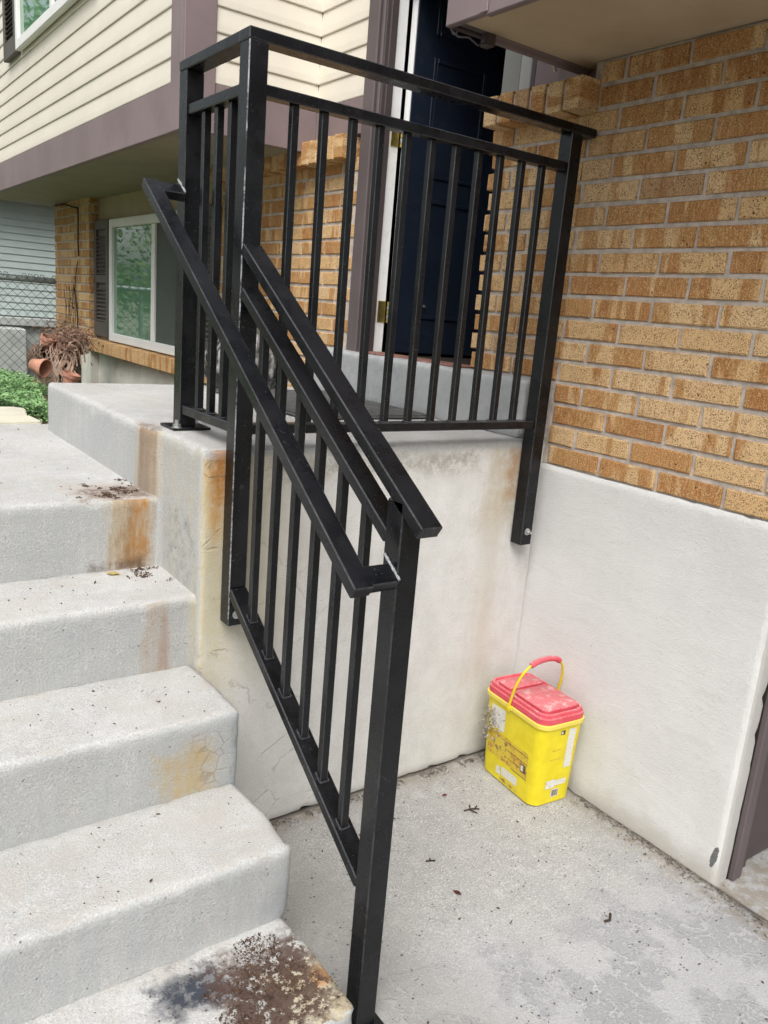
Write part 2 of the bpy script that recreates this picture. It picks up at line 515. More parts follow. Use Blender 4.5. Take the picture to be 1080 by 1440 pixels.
def pad_mat():
    T = Mat('pad_concrete', 0.88, 0.25)
    p = T.pos()
    x, y, z = T.sep(p)
    n1 = T.noise(p, 2.3, 6, 0.6); n2 = T.noise(p, 24, 6, 0.7); n3 = T.noise(p, 200, 3, 0.65)
    base, dark = (0.365, 0.36, 0.345), (0.305, 0.302, 0.292)
    c = T.mix(T.ss(n1, 0.34, 0.66), dark, base)
    c = T.mix(T.ss(n2, 0.48, 0.68) * 0.45, c, (0.47, 0.462, 0.445))
    c = T.mix(T.ss(n2, 0.46, 0.32) * 0.35, c, (0.27, 0.263, 0.25))
    # scaled-off blotches towards the drive
    far = T.ss(y + x * 0.15 + (n1 - 0.5) * 0.6, -0.55, -1.0)
    wq = T.noise(p, 9, 4, 0.6)
    v = T.vor(T.vm('ADD', p, T.comb((wq - 0.5) * 0.22, (n2 - 0.5) * 0.12, 0)), 15, 'DISTANCE_TO_EDGE')
    bl = T.ss(v + (n2 - 0.5) * 0.12, 0.035, 0.075) * T.ss(T.noise(p, 5.5, 4, 0.6), 0.44, 0.54)
    c = T.mix(far * 0.6, c, (0.395, 0.40, 0.407))
    c = T.mix(bl * far * 0.85, c, (0.275, 0.28, 0.287))
    # grain
    c = T.mix(T.ss(n3, 0.52, 0.68) * (0.72 - far * 0.4), c, (0.215, 0.205, 0.19))
    c = T.mix(T.ss(n3, 0.46, 0.34) * (0.55 - far * 0.3), c, (0.64, 0.625, 0.60))
    # dirt gathered in the corner and along the walls
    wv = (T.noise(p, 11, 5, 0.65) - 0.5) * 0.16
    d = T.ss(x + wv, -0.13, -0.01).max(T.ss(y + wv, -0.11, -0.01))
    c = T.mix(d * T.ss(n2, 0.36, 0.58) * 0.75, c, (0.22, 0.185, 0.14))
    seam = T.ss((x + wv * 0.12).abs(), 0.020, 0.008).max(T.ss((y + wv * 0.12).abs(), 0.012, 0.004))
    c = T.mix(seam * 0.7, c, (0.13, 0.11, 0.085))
    d2 = T.ss(x + y * 0.2 + wv, -0.9, -1.1)
    c = T.mix(d2 * 0.5, c, (0.27, 0.26, 0.24))
    vd = T.vor(p, 62)
    pick = T.ss(T.noise(p, 22, 2, 0.5), 0.56, 0.61)
    c = T.mix(T.ss(vd, 0.22, 0.11) * pick * 0.85, c, (0.06, 0.055, 0.05))
    T.color(c)
    T.bump(n2 * 0.4 + n3 * 0.7 - bl * far * 0.35 - T.ss(vd, 0.2, 0.1) * pick * 0.5, 0.0045, 0.85)
    return T.mat

def stucco_mat():
    T = Mat('stucco', 0.92, 0.2)
    p = T.pos()
    n1 = T.noise(p, 2.6, 5, 0.6); n3 = T.noise(p, 190, 4, 0.62); n2 = T.noise(p, 40, 4, 0.6)
    c = T.mix(T.ss(n1, 0.3, 0.7), (0.605, 0.60, 0.585), (0.655, 0.65, 0.635))
    c = T.mix(T.ss(n3, 0.60, 0.76) * 0.4, c, (0.36, 0.35, 0.32))
    x, y, z = T.sep(p)
    wv = (T.noise(p, 9, 5, 0.65) - 0.5) * 0.16
    c = T.mix(T.ss(z + wv, 0.10, 0.0) * 0.45, c, (0.36, 0.32, 0.25))
    wm = (T.noise(p, 60, 4, 0.7) - 0.5) * 0.030
    ya_ = y + z * 0.13 + 0.831; zb_ = z - 0.08
    k = T.ss(ya_ * ya_ * 12346.0 + zb_ * zb_ * 816.0 + wm * 55.0, 1.15, 0.85)
    c = T.mix(k, c, (0.13, 0.13, 0.125))
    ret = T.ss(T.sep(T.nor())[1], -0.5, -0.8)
    c = T.mix(ret * 0.85, c, (0.44, 0.425, 0.40))  # return painted greyer, its weaker light put into the colour
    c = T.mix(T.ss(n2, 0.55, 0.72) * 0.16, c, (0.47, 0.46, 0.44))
    tr = T.noise(T.vm('MULTIPLY', p, (8, 5, 22)), 1.0, 4, 0.6, 0.8)
    c = T.mix(T.ss(tr, 0.56, 0.70) * 0.22, c, (0.52, 0.505, 0.475))
    vd = T.vor(p, 60); pick = T.ss(T.noise(p, 21, 2, 0.5), 0.60, 0.66)
    c = T.mix(T.ss(vd, 0.12, 0.06) * pick * 0.7, c, (0.15, 0.13, 0.11))
    T.color(c)
    T.bump(n3 * 0.7 + n2 * 0.5 + tr * 0.6, 0.0034, 0.75)
    return T.mat

def brick_mat():
    T = Mat('brick_face', 0.85, 0.2)
    o, r = T.obj(), T.rnd()
    off = T.comb(r * 37.0, r * 91.0, r * 53.0)
    q = T.vm('ADD', o, off)
    patch = T.noise(T.vm('MULTIPLY', q, (3, 15, 2.5)), 1.0, 3, 0.5)
    stri = T.noise(T.vm('MULTIPLY', q, (120, 230, 42)), 1.0, 3, 0.6)
    grit = T.noise(q, 250, 3, 0.65)
    r2_ = T.m('FRACT', r * 7.31, 0)
    r3_ = T.m('FRACT', r * 23.7, 0)
    f = T.ss(patch + (r2_ - 0.5) * 0.26 + (grit - 0.5) * 0.10, 0.45, 0.52)
    gold = T.mix(r3_, (0.38, 0.160, 0.050), (0.47, 0.235, 0.085))
    cream = T.mix(r3_, (0.62, 0.395, 0.185), (0.68, 0.475, 0.26))
    mid = T.ss(T.noise(T.vm('MULTIPLY', q, (3, 26, 3)), 1.0, 2, 0.5), 0.46, 0.58)
    gold = T.mix(mid * 0.55, gold, (0.47, 0.275, 0.105))
    c = T.mix(f, gold, cream)
    c = T.mix(T.ss(r2_, 0.94, 0.97) * 0.5, c, (0.27, 0.145, 0.085))
    inv = 1.0 - f
    c = T.mix(T.ss(stri, 0.54, 0.66) * inv * 0.65, c, (0.56, 0.37, 0.165))
    c = T.mix(T.ss(stri, 0.46, 0.34) * (inv * 0.5 + 0.15), c, (0.22, 0.095, 0.030))
    c = T.mix(T.ss(grit, 0.53, 0.62) * 0.7, c, (0.29, 0.15, 0.058))
    c = T.mix(T.ss(grit, 0.45, 0.36) * 0.6, c, (0.72, 0.56, 0.35))
    pits = T.vor(T.vm('ADD', q, T.comb(stri * 0.004, stri * 0.004, grit * 0.006)), 215)
    pk = T.ss(T.noise(q, 40, 2, 0.5), 0.36, 0.52)
    pm = T.ss(pits, 0.42, 0.22) * pk * (f * 0.5 + 0.5)
    c = T.mix(pm * 0.85, c, (0.10, 0.045, 0.02))
    big = T.ss(T.vor(q, 48), 0.17, 0.09) * T.ss(T.noise(q, 12, 2, 0.5), 0.54, 0.60)
    c = T.mix(big * 0.9, c, (0.035, 0.018, 0.011))
    T.color(c)
    T.bump(stri * 0.35 + grit * 0.6 - pm * 0.5 - big * 0.5, 0.0030, 0.8)
    return T.mat

def metal_mat():
    T = Mat('black_paint', 0.36, 0.34)
    p = T.pos()
    n = T.noise(p, 11, 5, 0.65); g = T.noise(p, 420, 2, 0.5); s = T.noise(p, 46, 6, 0.75)
    c = T.mix(T.ss(n, 0.3, 0.7), (0.0038, 0.0042, 0.0054), (0.0085, 0.009, 0.011))
    c = T.mix(T.ss(s, 0.60, 0.74) * 0.55, c, (0.045, 0.047, 0.054))
    fl = T.ss(T.vor(p, 150), 0.14, 0.06) * T.ss(T.noise(p, 17, 3, 0.6), 0.52, 0.66)
    c = T.mix(fl * 0.7, c, (0.32, 0.32, 0.32))
    T.color(c)
    T.rough(T.ss(n, 0.25, 0.75) * 0.24 + 0.17)
    T.bump(n * 0.6 + g * 0.15, 0.0012, 0.4)
    return T.mat

def worn_mat(name='worn_edge', br=0.2):
    T = Mat(name, 0.35, 0.45)
    p = T.pos()
    n = T.noise(p, 9, 5, 0.7); g = T.noise(p, 120, 4, 0.7)
    k = T.ss(n * 0.6 + g * 0.4, 0.40, 0.60)
    T.color(T.mix(k, (0.012, 0.013, 0.015), tuple(v * br for v in (0.20, 0.205, 0.215))))
    return T.mat

def plain_paint(name, c, rough=0.55, var=0.08, dirt=0.0, spec=0.4, bscale=90, bump=0.0008):
    T = Mat(name, rough, spec)
    p = T.pos()
    n = T.noise(p, 3.5, 5, 0.6); n2 = T.noise(p, 30, 5, 0.65)
    d = tuple(x * (1 - var) for x in c); l = tuple(min(1, x * (1 + var)) for x in c)
    k = T.mix(T.ss(n, 0.3, 0.7), d, l)
    if dirt: k = T.mix(T.ss(n2, 0.52, 0.75) * dirt, k, (0.12, 0.10, 0.08))
    T.color(k)
    T.bump(T.noise(p, bscale, 3, 0.6), bump, 0.6)
    return T.mat

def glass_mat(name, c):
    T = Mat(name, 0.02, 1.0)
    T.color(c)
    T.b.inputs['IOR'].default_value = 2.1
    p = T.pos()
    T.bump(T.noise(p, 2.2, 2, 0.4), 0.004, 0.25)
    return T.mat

M = {}
M['stoop'] = stoop_mat()
M['pad'] = pad_mat()
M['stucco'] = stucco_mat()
M['brick'] = brick_mat()
M['metal'] = metal_mat()
M['worn'] = worn_mat()
M['weld'] = simple('painted_weld', (0.035, 0.036, 0.04), 0.35, 0.5, 0.8, 300, 0.004, 400)
M['bare'] = worn_mat('rubbed_edge_glint', 1.7)  # rubbed steel edge with a bright highlight painted in
M['mortar'] = simple('mortar', (0.51, 0.45, 0.395), 0.95, 0.1, 0.18, 30, 0.004, 160)
M['siding'] = plain_paint('cream_vinyl', (0.68, 0.635, 0.54), 0.5, 0.03, 0.03)
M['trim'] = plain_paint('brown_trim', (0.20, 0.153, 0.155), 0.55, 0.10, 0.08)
M['trim_mid'] = plain_paint('mid_brown_trim', (0.105, 0.084, 0.086), 0.55, 0.10, 0.08)  # same brown paint in a darker tone
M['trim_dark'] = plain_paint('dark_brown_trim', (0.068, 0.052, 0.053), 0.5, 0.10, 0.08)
M['soffit'] = plain_paint('soffit_paint', (0.27, 0.255, 0.195), 0.75, 0.08, 0.10)
M['soffit_tan'] = plain_paint('soffit_tan', (0.45, 0.355, 0.235), 0.75, 0.07, 0.05)
M['tan'] = plain_paint('tan_panel', (0.40, 0.33, 0.22), 0.7, 0.08, 0.05)
M['white'] = plain_paint('white_vinyl', (0.74, 0.74, 0.72), 0.4, 0.03, 0.05)
M['brightwhite'] = plain_paint('white_door_edge', (0.85, 0.85, 0.84), 0.5, 0.03, 0.06)
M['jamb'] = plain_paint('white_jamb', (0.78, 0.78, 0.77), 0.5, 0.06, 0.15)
M['greyjamb'] = plain_paint('grey_jamb', (0.20, 0.205, 0.19), 0.6, 0.08, 0.1)  # grey-green frame, darkened in the colour for the indoor shade
M['jamb2'] = plain_paint('shaded_jamb', (0.34, 0.34, 0.33), 0.6, 0.08, 0.1)  # grey copy of the jamb paint, indoor shade mixed into the colour
M['ledge'] = simple('neighbour_concrete', (0.36, 0.38, 0.36), 0.9, 0.2, 0.15, 8, 0.004, 60)
M['glass'] = glass_mat('window_glass', (0.095, 0.225, 0.14))  # green base stands in for part of the mirrored greenery
M['screen'] = simple('insect_screen', (0.065, 0.08, 0.07), 0.6, 0.3, 0.1, 3)
M['shutter'] = plain_paint('shutter_brown', (0.085, 0.075, 0.068), 0.55, 0.1, 0.1)
M['navy'] = plain_paint('navy_door', (0.010, 0.016, 0.030), 0.42, 0.15, 0.1)
M['dark'] = simple('interior_dark', (0.03, 0.026, 0.022), 0.9, 0.1, 0.2, 2)
M['brass'] = simple('brass', (0.55, 0.44, 0.16), 0.3, 0.5, 0.2, 40, metal=0.9)
M['zinc'] = simple('zinc', (0.55, 0.56, 0.56), 0.32, 0.5, 0.15, 60, metal=0.85)
M['found'] = concrete('foundation_concrete', (0.44, 0.435, 0.41), (0.37, 0.37, 0.35))
M['block'] = concrete('threshold_concrete', (0.38, 0.39, 0.39), (0.29, 0.30, 0.305), speck=0.2)  # base tone darkened because the block lies in shade
M['gsiding'] = plain_paint('grey_green_siding', (0.38, 0.445, 0.425), 0.65, 0.06, 0.05)
M['galv'] = simple('galvanised', (0.26, 0.29, 0.28), 0.5, 0.5, 0.15, 20, metal=0.5)
M['wire'] = simple('fence_wire', (0.10, 0.11, 0.105), 0.55, 0.4, 0.2, 30, metal=0.3)
M['terra'] = simple('terracotta', (0.42, 0.215, 0.15), 0.9, 0.15, 0.22, 14, 0.002, 90)
M['twig'] = simple('dried_stems', (0.235, 0.15, 0.11), 0.95, 0.1, 0.45, 9)
M['twig_pale'] = simple('pale_dried_stems', (0.40, 0.285, 0.22), 0.95, 0.1, 0.3, 9)
M['twig_grey'] = simple('grey_leaf_litter', (0.26, 0.225, 0.19), 0.95, 0.1, 0.45, 120)
M['vine_dark'] = simple('vine_stems', (0.05, 0.035, 0.025), 0.95, 0.1, 0.3, 9)
M['mat_rubber'] = simple('rubber_mat', (0.085, 0.085, 0.083), 0.8, 0.25, 0.25, 25, 0.002, 200)
M['bag'] = None

def clover_mat(name, a, b):
    T = Mat(name, 0.6, 0.35)
    p = T.pos(); n = T.noise(p, 9, 4, 0.6); n2 = T.noise(p, 90, 2, 0.6)
    c = T.mix(T.ss(n, 0.3, 0.7), a, b)
    c = T.mix(T.ss(n2, 0.4, 0.75) * 0.6, c, tuple(x * 1.7 for x in b))
    T.color(c)
    T.b.inputs['Transmission Weight'].default_value = 0.0
    T.b.inputs['Subsurface Weight'].default_value = 0.0
    return T.mat
M['clover'] = clover_mat('clover', (0.085, 0.19, 0.06), (0.22, 0.36, 0.155))
M['leaves'] = clover_mat('tree_leaves', (0.06, 0.115, 0.035), (0.15, 0.225, 0.07))
M['soil'] = simple('soil', (0.10, 0.075, 0.05), 1.0, 0.1, 0.4, 20, 0.006, 60)
M['dirt'] = simple('dirt_crumbs', (0.085, 0.052, 0.036), 1.0, 0.1, 0.5, 60)
M['grit'] = simple('grit', (0.16, 0.145, 0.125), 1.0, 0.1, 0.6, 55)
M['paver'] = concrete('paver_stone', (0.56, 0.53, 0.43), (0.46, 0.44, 0.36))
M['earth'] = simple('ground_earth', (0.20, 0.19, 0.15), 1.0, 0.1, 0.3, 0.7)

# ================================================================== THE SETTING
def sheet(name, x0, x1, y0, y1, z, mat, parent=None, thick=0.0):
    return box(name, (x0, y0, z - max(thick, 0.02)), (x1, y1, z), mat, parent)

g = box('ground', (-150, -150, -0.35), (150, 150, -0.12), M['earth'])
tag(g, 'flat bare ground around the house', 'ground', kind='structure')

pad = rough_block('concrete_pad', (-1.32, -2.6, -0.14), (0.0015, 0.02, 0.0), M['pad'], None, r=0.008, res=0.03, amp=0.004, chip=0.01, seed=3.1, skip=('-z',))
tag(pad, 'speckled grey concrete pad below the landing', 'pavement', kind='structure')
drive = rough_block('driveway', (0.004, -2.6, -0.14), (2.4, -0.70, -0.006), M['pad'], None, r=0.008, res=0.04, amp=0.004, chip=0.01, seed=8.4, skip=('-z',))
tag(drive, 'grey concrete driveway beyond the joint at lower right', 'driveway', kind='structure')
lowpath = box('front_walk', (-3.6, -3.2, -0.14), (-1.326, -0.80, -0.002), M['pad'], None, 0.006)
tag(lowpath, 'concrete front walk at the foot of the steps', 'path', kind='structure')

# yard behind the landing (slopes down away from the camera)
def yard_z(x, y):
    return 0.925 - 0.045 * max(0.0, y - 1.6) - 0.22 * min(1.0, max(0.0, (x + 0.85) / 0.7)) + 0.015 * noise.noise(Vector((x * 2.1, y * 2.1, 0)))
def grid_sheet(name, x0, x1, y0, y1, nx, ny, zf, mat):
    vsx = [(x0 + (x1 - x0) * i / nx, y0 + (y1 - y0) * j / ny) for j in range(ny + 1) for i in range(nx + 1)]
    me = bpy.data.meshes.new(name)
    me.from_pydata([(a, b, zf(a, b)) for a, b in vsx], [], [(j * (nx + 1) + i, j * (nx + 1) + i + 1, (j + 1) * (nx + 1) + i + 1, (j + 1) * (nx + 1) + i) for j in range(ny) for i in range(nx)])
    return from_me(name, me, mat, None, None, 180)
yard = grid_sheet('yard', -9, 3.0, 1.50, 16, 60, 70, yard_z, M['soil'])
tag(yard, 'earth of the raised side yard', 'yard', kind='structure')
yb = box('yard_bank', (-9, 0.9, -0.2), (-3.22, 1.55, 0.9), M['soil'])
tag(yb, 'earth bank at the end of the steps', 'bank', kind='structure')

# ================================================================== CONCRETE STOOP
stoop = empty('concrete_stoop', (-1.2, 0.6, 0), 'weathered grey concrete steps and landing with rust stains beside the black railing', 'steps')
XS = -1.204
def flare(q):
    return q
landing = rough_block('landing', (-1.206, 0.0, 0.0), (0.045, 1.45, 1.13), M['stoop'], stoop, r=0.014, res=0.015, amp=0.0018, chip=0.010, seed=1.0, skip=('+x', '-z'),
                      warp=lambda q: Vector((q.x - (0.022 * min(1, max(0, (q.y - 0.27) / 0.06)) if q.x < -1.1 else 0), q.y, q.z)))
LV = [(0.945, 0.285, 1.60), (0.742, 0.012, 0.30), (0.55, -0.268, 0.03), (0.355, -0.541, -0.25), (0.172, -0.818, -0.52)]
for i, (zt, y0, y1) in enumerate(LV):
    def wp(q, zt=zt, y0=y0, i=i):
        # treads flare a little at the back of the open side and dip in the middle
        t = (q.y - y0) / 0.27
        dx = 0.0
        if i >= 2 and q.x > -1.3:
            dx = 0.007 * noise.noise(Vector((q.y * 6, q.z * 5, i)))
            if zt - q.z < 0.05 and t > 0.55: dx -= 0.02 * (t - 0.55)
        rz = 0.0022 * noise.noise(Vector((q.x * 3, q.y * 3, i * 7)))
        lean = 0.010 * max(0.0, (zt - q.z) / 0.2) if abs(q.y - y0) < 0.03 else 0.0
        return Vector((q.x + dx, q.y + lean, q.z + rz))
    rough_block('step', (-3.2, y0, 0.0 if i == 4 else zt - 0.30), (XS if i >= 2 else -1.15, y1, zt), M['stoop'], stoop,
                r=0.0125, res=0.0145, amp=0.0016, chip=0.010, seed=11.0 + 5 * i, skip=('-x', '-z', '+y'), warp=wp)
threshold = rough_block('threshold_block', (-0.105, 0.02, 1.128), (0.06, 1.36, 1.322), M['block'], stoop, r=0.012, res=0.016, amp=0.003, chip=0.008, seed=41, skip=('+x', '-z'))
core = box('stair_core', (-3.15, -0.50, -0.1), (-1.23, 1.55, 0.30), M['found'], stoop)
core2 = box('stair_core', (-3.15, 0.04, 0.30), (-1.23, 1.55, 0.60), M['found'], stoop)
tile = simple('red_tile', (0.22, 0.11, 0.09), 0.7, 0.3, 0.25, 20)
for k in range(5):
    box('threshold_tile', (-0.055, 0.42 + 0.13 * k, 1.321), (0.06, 0.545 + 0.13 * k, 1.329), tile, stoop, 0.002)

# ================================================================== HOUSE
house = empty('townhouse', (0, 0, 0), 'townhouse with tan brick wall, cream siding upstairs and brown trim behind the railing', 'house')
ROW, PIT, ZB = 0.0677, 0.2157, 1.05
Y0 = -0.1273
BH = ROW - 0.0132
brick_cache = {}
def brick_mesh(L, H, D, key=0):
    k = (round(L, 3), round(H, 3), round(D, 3), key)
    if k not in brick_cache:
        bm = bmesh.new()
        bm_box(bm, (-D / 2, -L / 2, -H / 2), (D / 2, L / 2, H / 2))
        ed = [e for e in bm.edges if all(v.co.x < 0 for v in e.verts)]
        bmesh.ops.bevel(bm, geom=ed, offset=0.0028, segments=1, affect='EDGES')
        rr = random.Random(hash(k) & 0xffff)
        for v in bm.verts:
            if v.co.x < -D / 2 + 0.004:
                v.co.y += rr.uniform(-.0016, .0016); v.co.z += rr.uniform(-.0012, .0012)
        bmesh.ops.recalc_face_normals(bm, faces=bm.faces[:])
        me = bpy.data.meshes.new('brick'); bm.to_mesh(me); bm.free()
        me.materials.append(M['brick'])
        brick_cache[k] = me
    return brick_cache[k]
def put_brick(parent, x, yc, zc, L, H=BH, D=0.06, rotz=0.0, name='brick', rx=0.0):
    me = brick_mesh(L, H, D, random.randrange(3))
    o = bpy.data.objects.new(name, me)
    link(o, parent)
    o.location = Vector((x, yc, zc)) - parent_loc(parent)
    o.rotation_euler = (rx + random.uniform(-.004, .004), 0, rotz + random.uniform(-.006, .006))
    return o
def lay(parent, ya, yb, rows, phase_y=Y0, xf=0.0, inner=False):
    for k in rows:
        off = 0.0 if k % 2 else PIT / 2
        n0 = int(math.floor((ya - phase_y) / PIT)) - 2
        for n in range(n0, n0 + int((yb - ya) / PIT) + 5):
            a = phase_y + off + n * PIT + 0.0062 + random.uniform(-.001, .001)
            b = a + PIT - 0.0124 + random.uniform(-.001, .001)
            a, b = max(a, ya), min(b, yb)
            if b - a < 0.03: continue
            put_brick(parent, xf + 0.03 + random.uniform(-.0018, .0018), (a + b) / 2, ZB + ROW * (k + 0.5) + random.uniform(-.001, .001), b - a)

# garage side wall: stucco base + brick
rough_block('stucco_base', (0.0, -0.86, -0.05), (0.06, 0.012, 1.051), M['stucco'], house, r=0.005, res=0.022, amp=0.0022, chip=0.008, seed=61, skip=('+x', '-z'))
gw = box('garage_brick_wall', (0.0062, -0.858, 1.0515), (0.055, -0.012, ZB + 18 * ROW), M['mortar'], house)
lay(gw, -0.855, -0.018, range(0, 4))
lay(gw, -0.855, -0.045, range(16, 18))
ww = box('brick_wainscot', (0.0065, -0.0115, 1.324), (0.054, 0.384, ZB + 16 * ROW), M['mortar'], house)
lay(gw, -0.855, -0.0116, range(4, 16))
lay(ww, -0.011, 0.415, range(4, 16))
# pier of wall under the wainscot next to the landing
box('mortar_edge', (0.004, -0.016, 1.053), (0.05, 0.018, 1.322), M['mortar'], house)
# projecting rowlock cap
def rowlock(name, y0, y1, zt, zb, pitch, xf, xb):
    part = box(name, (xf + 0.008, y0 + 0.02, zb + 0.006), (xb, y1 - 0.02, zt - 0.008), M['mortar'], house)
    n = int(round((y1 - y0) / pitch)); pitch = (y1 - y0) / n
    for k in range(n):
        yc = y0 + pitch * (k + 0.5)
        o = put_brick(part, (xf + xb) / 2, yc, (zt + zb) / 2 + random.uniform(-.0015, .0015), zt - zb, pitch - 0.011, xb - xf - 0.002, 0.0, 'sill_brick', rx=R(90))
    return part
rowlock('rowlock_sill', -0.043, 0.388, 2.213, 2.124, 0.0715, -0.08, 0.05)
rowlock('rowlock_sill', 1.262, 2.62, 2.208, 2.112, 0.0715, -0.08, 0.05)
# far wall beyond the door
fwl = box('brick_wall', (0.0062, 1.245, 1.0), (0.055, 2.63, 2.112), M['mortar'], house)
lay(fwl, 1.25, 2.62, range(4, 16))
lay(fwl, 1.372, 2.62, range(0, 4))
# window bay wall
M['foundpaint'] = simple('painted_foundation', (0.60, 0.59, 0.52), 0.9, 0.2, 0.12, 5, 0.003, 120)
box('foundation_wall', (0.01, 1.37, 0.3), (0.2, 6.0, 1.012), M['foundpaint'], house)
box('window_wall_panel', (0.012, 2.63, 1.10), (0.06, 4.97, 2.20), M['tan'], house)
# pier at the far end
pier = box('brick_pier', (-0.062, 4.968, 1.0), (0.055, 5.985, 2.19), M['mortar'], house)
lay(pier, 4.962, 5.99, range(0, 17), xf=-0.07)
for k in range(0, 17):
    for a, b in (((-0.066, 0.0),) if k % 2 else ((-0.066, -0.005),)):
        me = brick_mesh(0.066, BH, 0.03, 5)
        o = bpy.data.objects.new('brick', me); link(o, pier)
        o.location = Vector((-0.030, 4.9755, ZB + ROW * (k + 0.5))) - parent_loc(pier)
        o.rotation_euler = (0, 0, R(90))
box('pier_foundation', (-0.055, 4.975, 0.3), (0.05, 5.98, 1.0), M['foundpaint'], house)
# brick sill under the window (bricks here are only a few pixels wide: one joined part)
bm = bmesh.new()
n = 36
for k in range(n):
    a = 2.56 + (4.962 - 2.56) * k / n
    j = random.uniform(-.002, .002)
    bm_box(bm, (-0.085 + j, a + 0.004, 1.012), (0.02, a + 0.0615, 1.106 + j), 0.003, 1)
s = from_bm('window_sill', bm, M['brick'], house); s['kind'] = 'stuff'
box('sill_mortar', (-0.078, 2.565, 1.018), (0.016, 4.955, 1.098), M['mortar'], house)

# window with frame, sash, panes
def window(name, xf, y0, y1, z0, z1, ydiv, fr=0.045, screen=True):
    w = box(name, (xf + 0.012, y0 + 0.01, z0 + 0.01), (xf + 0.02, y1 - 0.01, z1 - 0.01), M['dark'], house)
    for lo, hi in (((xf - 0.02, y0, z0), (xf + 0.02, y0 + fr, z1)), ((xf - 0.02, y1 - fr, z0), (xf + 0.02, y1, z1)),
                   ((xf - 0.02, y0 + fr, z0), (xf + 0.02, y1 - fr, z0 + fr)), ((xf - 0.02, y0 + fr, z1 - fr), (xf + 0.02, y1 - fr, z1))):
        box('frame', lo, hi, M['white'], w, 0.004)
    box('mullion', (xf - 0.012, ydiv - 0.03, z0 + fr), (xf + 0.018, ydiv + 0.03, z1 - fr), M['white'], w, 0.004)
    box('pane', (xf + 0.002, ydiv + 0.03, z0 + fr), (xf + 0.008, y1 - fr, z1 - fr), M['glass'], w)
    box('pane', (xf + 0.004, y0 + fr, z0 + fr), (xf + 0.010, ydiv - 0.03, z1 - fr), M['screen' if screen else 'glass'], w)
    return w
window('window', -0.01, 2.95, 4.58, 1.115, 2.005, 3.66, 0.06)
def shutter(xf, y0, y1, z0, z1):
    s_ = box('shutter', (xf, y0 + 0.002, z0 + 0.002), (xf + 0.012, y1 - 0.002, z1 - 0.002), M['shutter'], house)
    st = 0.05
    for lo, hi in (((xf - 0.022, y0, z0), (xf, y0 + st, z1)), ((xf - 0.022, y1 - st, z0), (xf, y1, z1)),
                   ((xf - 0.022, y0 + st, z0), (xf, y1 - st, z0 + 0.11)), ((xf - 0.022, y0 + st, z1 - 0.07), (xf, y1 - st, z1)),
                   ((xf - 0.021, y0 + st, (z0 + z1) / 2 - 0.03), (xf, y1 - st, (z0 + z1) / 2 + 0.03))):
        box('stile', lo, hi, M['shutter'], s_, 0.003)
    k = z0 + 0.12
    while k < z1 - 0.10:
        if abs(k + 0.015 - (z0 + z1) / 2) > 0.05:
            bm = bmesh.new()
            bm_box(bm, (-0.009, -(y1 - y0) / 2 + st, -0.003), (0.009, (y1 - y0) / 2 - st, 0.003))
            bm.transform(Matrix.Rotation(R(-38), 4, 'Y'))
            from_bm('slat', bm, M['shutter'], s_, (xf - 0.010, (y0 + y1) / 2, k))
        k += 0.030
    return s_
shutter(-0.012, 4.60, 4.95, 1.135, 2.01)
shutter(-0.012, 2.64, 2.93, 1.135, 2.01)

# overhanging upper storey
XO, YB, ZL, ZK = -0.625, 1.62, 2.165, 2.36
EXPO = 0.0975
def clapboards(part_name, axis, fixed, a0, a1, z0, nrow):
    """courses of lap siding; axis 'y' -> wall faces -x at x=fixed, axis 'x' -> wall faces -y at y=fixed"""
    if axis == 'y': part = box(part_name, (fixed + 0.014, a0 + 0.002, z0 - 0.02), (fixed + 0.05, a1 - 0.002, z0 + nrow * EXPO), M['siding'], house)
    else: part = box(part_name, (a0 + 0.002, fixed + 0.014, z0 - 0.02), (a1 - 0.002, fixed + 0.05, z0 + nrow * EXPO), M['siding'], house)
    for k in range(nrow):
        zb = z0 + k * EXPO
        # profile (depth outward negative, height): lip, flat face leaning back to the wall
        pr = [(-0.001, 0.001), (-0.0100, 0.0), (-0.0112, 0.004), (-0.0104, 0.030), (-0.0035, EXPO + 0.004), (0.013, EXPO + 0.004), (0.013, 0.002)]
        bm = bmesh.new(); rings = []
        for t in (a0, a1):
            rings.append([bm.verts.new((fixed + d, t, zb + h) if axis == 'y' else (t, fixed + d, zb + h)) for d, h in pr])
        for i in range(len(pr)):
            j = (i + 1) % len(pr)
            bm.faces.new((rings[0][i], rings[0][j], rings[1][j], rings[1][i]))
        bm.faces.new(rings[0]); bm.faces.new(list(reversed(rings[1])))
        from_bm('clapboard', bm, M['siding'], part)
    return part
clapboards('siding_wall', 'y', XO, 1.752, 6.2, ZK + 0.002, 16)
clapboards('siding_wall', 'x', YB, -0.503, -0.006, ZK + 0.002, 9)
clapboards('siding_wall', 'y', 0.0, 1.222, 1.612, ZK + 0.002, 9)
# skirt (band) boards
box('skirt_board', (XO - 0.012, 1.752, ZL), (XO + 0.02, 6.2, ZK), M['trim'], house, 0.003)
box('skirt_board', (-0.503, YB - 0.012, ZL + 0.002), (-0.004, YB + 0.02, ZK), M['trim'], house, 0.003)
box('skirt_board', (-0.012, 1.222, 2.214), (0.03, 1.606, ZK), M['trim'], house, 0.003)
# corner board, L-shaped
box('corner_board', (XO - 0.018, YB - 0.02, ZL - 0.002), (-0.505, YB + 0.012, 4.0), M['trim'], house, 0.003)
box('corner_board', (XO - 0.018, YB + 0.0125, ZL - 0.002), (XO + 0.02, 1.750, 4.0), M['trim'], house, 0.003)
